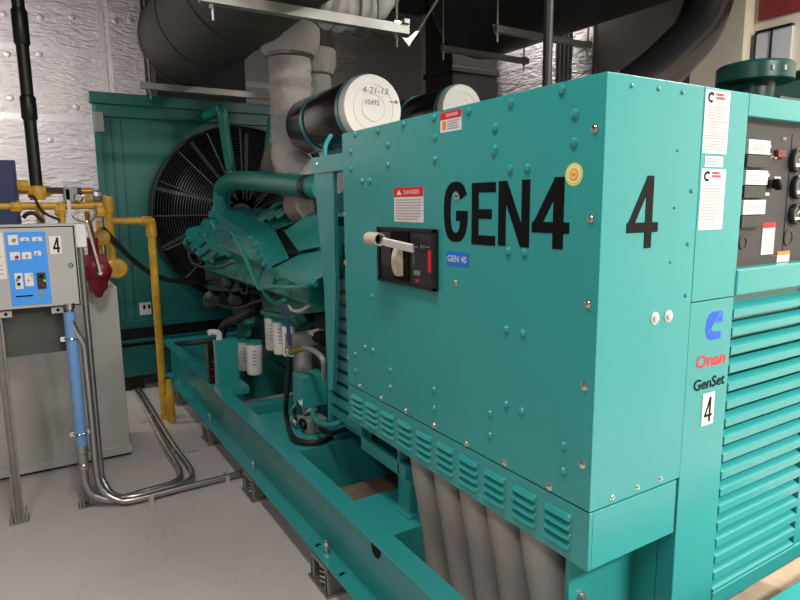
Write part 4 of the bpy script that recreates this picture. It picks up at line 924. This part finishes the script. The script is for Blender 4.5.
YCB = 3.5
cb = thing('control_box', 'grey control box with blue faceplate and a 4 plate, on strut posts', 'control box', (-.05, YCB, 1.1))
p = at(80, 303, y=YCB); xr_ = at(76, 265, y=YCB)[0]; z0_, z1_ = 1.108, 1.515
MB().box((-.42, YCB+.005, z0_), (xr_+.012, YCB+.16, z1_+.01)).build('box_body', GREYBOX, cb, bevel=.004)
dr = MB().box((-.41, YCB-.012, z0_+.006), (xr_, YCB+.003, z1_-.006)).build('door', GREYBOX, cb, bevel=.004)
MB().box((-.415, YCB-.004, z0_+.001), (xr_+.006, YCB+.004, z1_-.001)).build('door_gasket', INK, cb)
PD = Plane2((0, YCB-.012, 0), (1, 0, 0), (0, 0, 1), (0, -1, 0))
def D(px, py): q = at(px, py, y=YCB-.012); return (q[0], q[2])
def drect(l, t, r, b, name, m, par, d=.003, d0=0, **k):
    p, q_ = D(l, t), D(r, b); c0 = D((l+r)/2, (t+b)/2)
    w_ = (D(r, (t+b)/2)[0]-D(l, (t+b)/2)[0])/2; h_ = (D((l+r)/2, t)[1]-D((l+r)/2, b)[1])/2
    return rect(PD, c0[0]-w_, c0[1]-h_, c0[0]+w_, c0[1]+h_, d, d0).build(name, m, par, **k)
fp = drect(8.5, 232, 49, 305, 'faceplate', BLUE, dr, .003); fp['label'] = 'bright blue faceplate'
dr_lab = drect(-22, 233, 5, 280, 'paper_label', WHITE, dr, .002)
q = [D(-20, 238), D(4, 276)]; lines(PD, q[0][0], q[1][1], q[1][0], q[0][1], 9, 'print', PRINTP, dr_lab, d=.003, seed=5)
for (l, t, r, b, m) in ((8, 235, 18, 245, WHITE), (20, 237.5, 29, 241, WHITE), (32, 237, 42, 241, WHITE), (10, 252, 20, 260, WHITE), (22, 252, 31.5, 259, WHITE), (34, 251, 41, 255.5, WHITE), (15, 273, 23, 289, WHITE), (25, 273, 33.5, 286, WHITE), (37, 272.5, 46, 289, MODUL)):
    o = drect(l, t, r, b, 'legend_plate' if m is WHITE else 'selector_plate', m, fp, .0045, .003, smooth=False)
for (px, py, m, r) in ((14, 240, BRASS, .008), (25, 239.5, ALU, .004), (37, 239, BRASS, .004), (17, 257, REDP, .008), (27, 255.5, ALU, .005), (37, 253.5, ALU, .005), (19, 277, INK, .007), (19, 284, INK, .007), (17, 280, mat('green_lamp', (60, 150, 80), .4), .005), (41, 276, INK, .008), (42, 285, REDP, .009), (44.5, 280.5, mat('lime_lamp', (180, 220, 60), .4), .006), (32, 274.5, mat('lime_label', (170, 220, 60), .5), .005), (29, 280, RED, .003)):
    a, z = D(px, py); MB().lathe(PD.p(a, z, .0045), PD.n, [(r, 0), (r, .008), (r*.7, .012)], 14).build('push_button', m, fp)
q = [D(16, 297.5), D(33, 294.5)]; lines(PD, q[0][0], q[0][1], q[1][0], q[1][1], 1, 'maker_print', INK, fp, d=.004, fill=.8, seed=1)
drect(39, 292, 43.5, 296, 'rating_plate', BRASS, fp, .0045, .003, smooth=False)
o = drect(49.5, 236, 61.5, 254, 'number_plate', WHITE, dr, .002); o['label'] = 'white plate with a black 4'
q = [D(52, 237.5), D(60.5, 252.5)]; art(PD, letter_poly('4', .27, .14), (q[0][0], q[1][1], q[1][0], q[0][1]), (0, 0, 1, 1), 'lettering', INK, o, d=.003, d0=.002)
a, z = D(70.5, 265); MB().lathe(PD.p(a, z, 0), PD.n, [(.012, 0), (.012, .005), (.005, .01)], 16).build('lock', CHROME, dr)
for px in (5, 58):
    a, z = D(px, 308)[0], z0_-.014; o = MB().box((a-.03, YCB+.004, z-.02), (a+.025, YCB+.0045+.006, z0_+.01)).build('mounting_tab', GREYBOX, cb, bevel=.002)
    MB().cyl((a, YCB+.0035, z-.003), (a, YCB+.002, z-.003), .008, seg=12).build('tab_hole', INK, o)
# strut posts that carry it
zp = 0
for i, (xx, lb) in enumerate(((-.165, 'galvanised strut post under the control box with nothing clipped to it'), (.15, 'galvanised strut post behind the blue conduit'))):
    sp = thing('strut_post', lb, 'strut post', (xx, YCB+.05, 0), 'strut posts of the control box stand')
    s_ = MB()
    for dx in (-.018, .018): s_.box((xx+dx-.004, YCB+.03, .0), (xx+dx+.004, YCB+.07, z0_+.0))
    s_.box((xx-.022, YCB+.066, 0), (xx+.022, YCB+.07, z0_)); s_.build('channel', STRUTM, sp)
    f_ = MB().box((xx-.045, YCB+.0, 0), (xx+.045, YCB+.1, .006))
    for dx in (-.034, .034): f_.box((xx+dx-.004, YCB+.02, .006), (xx+dx+.004, YCB+.08, .06))
    f_.build('post_base', STEEL, sp)
bk = tag(MB().box((-.15, YCB+.075, .86), (.13, YCB+.085, 1.107)).build('dark_sheet', OLIVE, bevel=.002), 'dark grey sheet spanning the two posts below the control box', 'metal sheet')  # flat dark sheet filling the dark rectangle below the box
xb = .125
# conduits
yB = YCB-.015
blu = thing('blue_conduit', 'blue painted conduit running down below the control box corner', 'conduit', (.15, yB, 0))
top, bot = at(69, 312, y=yB), at(82, 447, y=yB)
xm = (top[0]+bot[0])/2
MB().cyl((xm, yB, bot[2]), (xm, yB, top[2]), .028, seg=18).build('blue_pipe', CBLUE, blu)
for py in (338, 434):
    z = at(75, py, y=yB)[2]; MB().ring((xm, yB, z), (0, 0, 1), .03, .006, 20, 6).box((xm-.05, yB+.0, z-.012), (xm+.05, yB+.075, z+.012)).build('pipe_clamp', CHROME, blu)
MB().lathe((xm, yB, bot[2]), (0, 0, -1), [(.029, -.01), (.029, .03), (.024, .035), (.024, .09), (.028, .095), (.028, .12), (.018, .125)], 18).build('coupling', CONDUIT, blu)
fz = .03
MB().tube([(xm, yB, bot[2]-.1), (xm, yB, .16), (xm+.03, yB-.01, .08), (xm+.1, yB-.03, .04), (.32, 3.46, fz), (.45, 3.475, fz), (.55, 3.485, fz), (.62, 3.52, fz), (.65, 3.6, fz), (.66, 3.75, fz), (.66, 4.1, fz), (.68, 5.0, fz), (.68, 5.55, fz)], .019, 12, 5).build('conduit', CONDUIT, blu)
MB().tube([at(66.5, 311, y=yB+.03), at(70, 335, y=yB+.03)], .016, 10, 0).build('black_conduit', RUBBER, blu)
s1 = thing('steel_conduit', 'bright steel conduit from the control box crossing the floor to the skid rail', 'conduit', (.22, yB, 0), 'bright steel conduits')
xs = at(90, 400, y=yB)[0]
MB().tube([at(70, 306, y=yB-.01), at(70.5, 318, y=yB-.01), at(76, 332, y=yB-.01), at(84, 345, y=yB-.01), (xs-.002, yB, at(88, 365, y=yB)[2]), (xs, yB, .5), (xs, yB, .2), (xs+.02, yB-.02, .1), (xs+.08, yB-.06, .045), (.36, 3.40, fz), (.6, 3.405, fz), (.85, 3.41, fz), (1.1, 3.42, fz)], .0165, 12, 6).build('pipe', CONDUIT, s1)
MB().lathe(at(70, 307, y=yB-.01), (0, 0, 1), [(.022, -.01), (.022, .02)], 12).build('fitting', CHROME, s1)
for k, py in enumerate((492,)):
    MB().box((.43, 3.33, 0), (.465, 3.52, .012)).box((.435, 3.335, .012), (.46, 3.345, .06)).box((.435, 3.44, .012), (.46, 3.45, .055)).build('floor_clamp', CLAMPM, s1, bevel=.001)
for y in (3.95, 4.75): MB().box((.6, y-.015, 0), (.92 if y > 4.5 else .84, y+.015, .01)).ring((.69, y, fz), (0, 1, 0), .022, .004, 16, 6).ring((.755, y, fz), (0, 1, 0), .02, .004, 16, 6).build('floor_clamp', CLAMPM, s1)
s2 = thing('steel_conduit', 'steel conduit from the small white junction box bending along the grey tank', 'conduit', (.24, YCB+.06, 0), 'bright steel conduits')
xj = at(79.5, 250, y=YCB+.08)[0]
MB().tube([(xj+.005, YCB+.08, 1.41), (xj+.005, YCB+.08, .8), (xj+.005, YCB+.08, .2), (xj+.015, YCB+.06, .1), (xj+.05, YCB+.0, .045), (.36, 3.445, fz), (.5, 3.45, fz), (.61, 3.46, fz), (.68, 3.49, fz), (.715, 3.58, fz), (.72, 3.75, fz), (.71, 4.1, fz), (.715, 5.0, fz), (.72, 5.6, fz)], .0165, 12, 6).build('pipe', CONDUIT, s2)
MB().box((.86, 3.35, 0), (.885, 3.47, .01)).box((.862, 3.38, .01), (.883, 3.387, .05)).box((.862, 3.435, .01), (.883, 3.442, .05)).build('floor_clamp', CLAMPM, s1)
tag(MB().box((xj-.03, YCB+.05, 1.40), (xj+.035, YCB+.12, 1.52)).build('junction_box', WHITEP, bevel=.004), 'small white junction box at the corner of the grey control box', 'junction box')

nv = thing('navy_box', 'navy blue equipment box standing on the grey tank', 'equipment box', (-.2, 4.4, 1.115))
MB().box((-.5, 4.3, 1.115), (at(18, 190, y=4.3)[0], 4.55, at(10, 160, y=4.3)[2])).build('case', NAVY, nv, bevel=.004)
MB().box((-.48, 4.285, 1.2), (at(15, 190, y=4.3)[0], 4.301, at(10, 164, y=4.3)[2])).build('cover', NAVY, nv, bevel=.003)
# black drop pipe
yb = 4.32
q0, q1 = at(24, 0, y=yb), at(38, 190, y=yb); xq = .075
bd = thing('black_drop_pipe', 'black vertical pipe descending in front of the foil wall to yellow fittings', 'pipe', (xq, yb, q1[2]))
MB().cyl((xq, yb, q1[2]), (xq, yb, ZC), .034, seg=18).build('pipe', BLACK, bd)
for py, L_ in ((28, .1), (108, .07)):
    z = at(27, py, y=yb)[2]; MB().lathe((xq, yb, z-L_), (0, 0, 1), [(.036, 0), (.043, .012), (.043, 2*L_-.012), (.036, 2*L_)], 18).build('coupling', BLACK, bd)
# yellow fuel pipes
yf = thing('yellow_fuel_pipe', 'yellow fuel pipe run with tees and valves above the control box', 'pipe', (.1, yb, 1.6))
zq = at(50, 206, y=yb)[2]
MB().cyl((-.7, yb-.02, zq), (.42, yb-.02, zq), .023, seg=14).build('main_pipe', YELLOW, yf)
MB().cyl((-.3, yb, zq+.09), (.38, yb, zq+.09), .018, seg=12).build('upper_pipe', mat('copper_pipe', (190, 130, 62), .35, .5), yf)
MB().lathe((xq, yb, q1[2]-.06), (0, 0, 1), [(.04, 0), (.045, .015), (.045, .07), (.036, .085)], 14).lathe((xq-.05, yb, zq+.09), (1, 0, 0), [(.03, 0), (.034, .02), (.034, .1), (.03, .12)], 14).build('tee', YELLOW, yf)
for px, py in ((23, 186), (16, 207), (60, 210), (97, 196), (99, 212)):
    p = at(px, py, y=yb-.02); MB().lathe((p[0]-.03, yb-.02, p[2]), (1, 0, 0), [(.03, 0), (.036, .01), (.036, .05), (.03, .06)], 8).build('union', YELLOW if px != 97 else STEEL, yf)
for px in (40, 61): p = at(px, 212, y=yb-.04); MB().cyl((p[0], yb-.03, p[2]-.1), (p[0], yb-.03, zq+.02), .022, seg=12).build('drop_leg', YELLOW, yf)
for px in (69,): p = at(px, 205, y=yb-.08); MB().box((p[0]-.01, yb-.06, 1.2), (p[0]+.01, yb-.05, zq+.1)).build('support_strut', WHITEP, yf)
MB().bar((at(46, 190, y=yb)[0], yb-.03, at(46, 190, y=yb)[2]), (at(81, 190, y=yb)[0], yb-.03, at(81, 190, y=yb)[2]), .03, .03).build('valve_lever', BLACK, yf)
for j, pts in enumerate(([(23, 218), (27, 214), (33, 213), (38, 216), (44, 222)], [(28, 196), (34, 197), (40, 208), (48, 215), (60, 220)], [(72, 214), (76, 219), (84, 221), (92, 219), (96, 212), (96, 205)])):
    MB().tube([at(a, b, y=yb-.06) for a, b in pts], .012 if j == 0 else .008, 8).build('flexible_hose', STEEL if j == 2 else RUBBER, yf)
MB().box((at(70, 193, y=yb)[0]-.04, yb-.06, at(70, 195, y=yb)[2]-.04), (at(70, 193, y=yb)[0]+.04, yb+.02, at(70, 195, y=yb)[2]+.05)).build('regulator', ALU, yf, bevel=.01)
MB().lathe(at(78, 198, y=yb-.03), (0, -1, .1), [(.03, -.03), (.03, .03), (.02, .04)], 14).build('gauge', CHROME, yf)
yp = thing('yellow_gas_pipe', 'yellow pipe looping from a round cap across and down to the floor', 'pipe', (.7, 4.74, 0))
Yy = 4.74
J = lambda px, py: at(px, py, y=Yy)
zt1 = J(130, 221)[2]; xd = .775
MB().cyl((.5, Yy, zt1), (xd-.05, Yy, zt1), .027, seg=14).build('level_pipe', YELLOW, yp)
MB().tube([(xd-.06, Yy, zt1), (xd-.01, Yy, zt1-.005), (xd, Yy, zt1-.02), (xd, Yy, zt1-.08)], .036, 14).build('elbow', YELLOW, yp)
MB().cyl((xd, Yy, .0), (xd, Yy, zt1-.07), .0275, seg=14).build('drop_pipe', YELLOW, yp)
MB().lathe((xd, Yy, zt1-.12), (0, 0, 1), [(.033, 0), (.037, .012), (.037, .05), (.03, .06)], 14).build('union', YELLOW, yp)
x2 = .5
MB().cyl((x2, Yy, J(110, 262)[2]), (x2, Yy, J(106, 200)[2]), .03, seg=14).build('riser', YELLOW, yp)
MB().lathe((x2, Yy, J(106, 205)[2]), (0, 0, 1), [(.036, -.06), (.04, -.05), (.04, .05), (.036, .06)], 14).build('tee', YELLOW, yp)
p = J(116, 268); MB().lathe((p[0], Yy-.05, p[2]), (0, -1, 0), [(.05, -.03), (.07, -.015), (.072, .01), (.06, .03), (.02, .035)], 22).build('round_cap', YELLOW, yp)
MB().cyl((x2-.02, Yy, p[2]), (p[0], Yy-.03, p[2]), .03, seg=12).build('cap_stub', YELLOW, yp)
MB().cyl((x2-.07, Yy-.02, J(110, 260)[2]), (x2-.07, Yy-.02, J(108, 220)[2]), .016, seg=10).build('bypass_pipe', YELLOW, yp)
MB().cyl((.36, Yy, J(106, 199)[2]), (x2, Yy, J(106, 199)[2]), .026, seg=12).build('branch_pipe', YELLOW, yp)
MB().lathe(at(101, 238, y=4.6), (0, -1, .2), [(.03, -.06), (.05, -.04), (.055, .03), (.03, .05)], 14).build('regulator', YELLOW, yp)
tg = thing('yellow_drain', 'short yellow pipe stub with a cap beside the tall yellow pipe', 'pipe', (.83, 4.62, 0))
p = at(166, 417, z=.02); zz1 = at(166, 390, x=.84)[2]
MB().lathe((.80, 4.62, .0), (0, 0, 1), [(.016, .0), (.028, .02), (.031, .04), (.031, .16), (.035, .17), (.035, .2), (.024, .22), (.02, .34)], 16).build('stub', YELLOW, tg)
tag(MB().tube([(.80, 4.62, .33), at(160, 375, x=.82), at(158, 360, x=.86), at(161, 350, x=.9), at(175, 345, x=1.0), at(200, 342, x=1.08), at(215, 341, x=1.15)], .02, 10).build('black_hose', RUBBER), 'black hose arching over the far rail end to the upright teal box', 'hose')
tag(MB().tube([at(102, 228, y=4.66), at(118, 245, y=4.7), at(135, 262, y=4.75), at(158, 277, y=4.8), at(185, 282, y=4.85), at(215, 282, y=4.9)], .019, 10).build('black_hose', RUBBER), 'black hose sagging across the radiator face to the engine', 'hose')
rp = thing('red_strainer', 'dark red pump with a long silver lever in front of the grey tank', 'strainer pump', (.36, 4.3, 1.1))
c = Vector(at(97, 271, y=4.05)); zb_ = at(97, 298, y=4.03)[2]
MB().lathe((c.x, c.y, c.z), (0, -1, 0), [(.05, -.06), (.075, -.05), (.088, -.035), (.088, -.005), (.07, .01), (.062, .04), (.035, .055)], 8).build('pump_body', REDP, rp)
MB().lathe((c.x, c.y-.0, zb_), (0, 0, 1), [(.018, .0), (.03, .03), (.05, .05), (.055, .09), (.07, .12)], 8).build('spout', REDP, rp)
MB().box((c.x-.06, c.y-.03, c.z+.03), (c.x+.055, c.y+.03, c.z+.1)).cyl((c.x-.01, c.y, c.z+.08), (c.x-.01, c.y, c.z+.2), .03, seg=12).build('inlet', REDP, rp)
MB().cyl((c.x-.01, c.y, c.z+.19), (c.x-.01, c.y+.24, c.z+.34), .018, seg=10).build('feed_pipe', BRASS, rp)
for dx, dz in ((-.06, 0), (.06, 0), (0, .06), (0, -.06)): MB().dome((c.x+dx, c.y-.012, c.z+dz), (0, -1, 0), .012, .014).build('bolt', REDP, rp)
p0, p1 = Vector(at(86.5, 221, y=3.95)), Vector(at(100.5, 273, y=3.95))
MB().bar(p0, p1, .016, .02, up=(0, 1, 0)).build('lever', CHROME, rp, bevel=.003)
MB().cyl(p1, (p1.x, c.y-.03, p1.z), .013, seg=10).build('lever_pivot', CHROME, rp)

# ------------------------------------------------------------------ lights
def unseen_light(x, y, z, sx, sy, power, lab, tilt=0, col=(1, .97, .93)):  # unseen lights; fixture bodies are added around the area lamps
    t = thing('unseen_light', lab, 'ceiling light', (x, y, z), 'fluorescent ceiling lights')
    if tilt:
        ca, sa = math.cos(math.radians(tilt)), math.sin(math.radians(tilt)); ay, az = Vector((0, ca, sa)), Vector((0, -sa, ca)); cc = Vector((x, y, z))
        MB().obox(cc+az*.055, (sx/2+.03, 0, 0), ay*(sy/2+.03), az*.035).build('fixture_body', WHITEP, t)
        MB().obox(cc+az*.016, (sx/2, 0, 0), ay*(sy/2), az*.004).build('diffuser', LITM, t)
        for k in (-1, 1): MB().cyl((x+k*sx/3, y-.04, z+.06), (x+k*sx/3, y-.04, ZC), .008, seg=8).build('hanger', STEEL, t)
        l = bpy.data.lights.new('lamp', 'AREA'); l.shape = 'RECTANGLE'; l.size = sx; l.size_y = sy; l.energy = power; l.color = col
        o = bpy.data.objects.new('lamp', l); COL.objects.link(o); o.parent = t; o.rotation_euler = (math.radians(tilt), 0, 0)
        return
    MB().box((x-sx/2-.03, y-sy/2-.03, z+.02), (x+sx/2+.03, y+sy/2+.03, min(z+.09, ZC))).build('fixture_body', WHITEP, t)
    MB().box((x-sx/2, y-sy/2, z+.012), (x+sx/2, y+sy/2, z+.022)).build('diffuser', LITM, t)
    if z < 3.9: MB().cyl((x-sx/3, y, z+.09), (x-sx/3, y, ZC), .008, seg=8).cyl((x+sx/3, y, z+.09), (x+sx/3, y, ZC), .008, seg=8).build('hanger', STEEL, t)
    l = bpy.data.lights.new('lamp', 'AREA'); l.shape = 'RECTANGLE'; l.size = sx; l.size_y = sy; l.energy = power; l.color = col
    o = bpy.data.objects.new('lamp', l); COL.objects.link(o); o.parent = t; o.location = (0, 0, -.02 if not tilt else .0); o.rotation_euler = (math.radians(tilt), 0, 0)
unseen_light(2.3, -1.5, 3.2, 1.3,   .35, 268, 'ceiling light behind the viewer facing the control cabinet')
unseen_light(.15, 1.2, 3.85, .35, 1.3, 60, 'ceiling light over the open floor')
unseen_light(-1.0, 5.3, 2.9, 1.0, .12, 62, 'unseen light tilted to brighten the foil wall', 55)  # wall washer, tilted to light the foil and spare the engine
unseen_light(3.6, .2, 3.6, .35, 1.3, 110, 'ceiling light over the aisle by the beige column')
unseen_light(4.15, 4.9, 3.93, .3, .8, 22, 'added unseen light brightening the foil on the right wall')  # added to brighten the foil on the right wall
unseen_light(-1.2, -.5, 3.4, .35, 1.3, 52, 'added unseen light brightening the grey tank and floor')  # added fill for the tank front and open floor
w = bpy.data.worlds.new('world'); SC.world = w; w.use_nodes = True
w.node_tree.nodes['Background'].inputs[0].default_value = (.9, .95, 1, 1); w.node_tree.nodes['Background'].inputs[1].default_value = .025
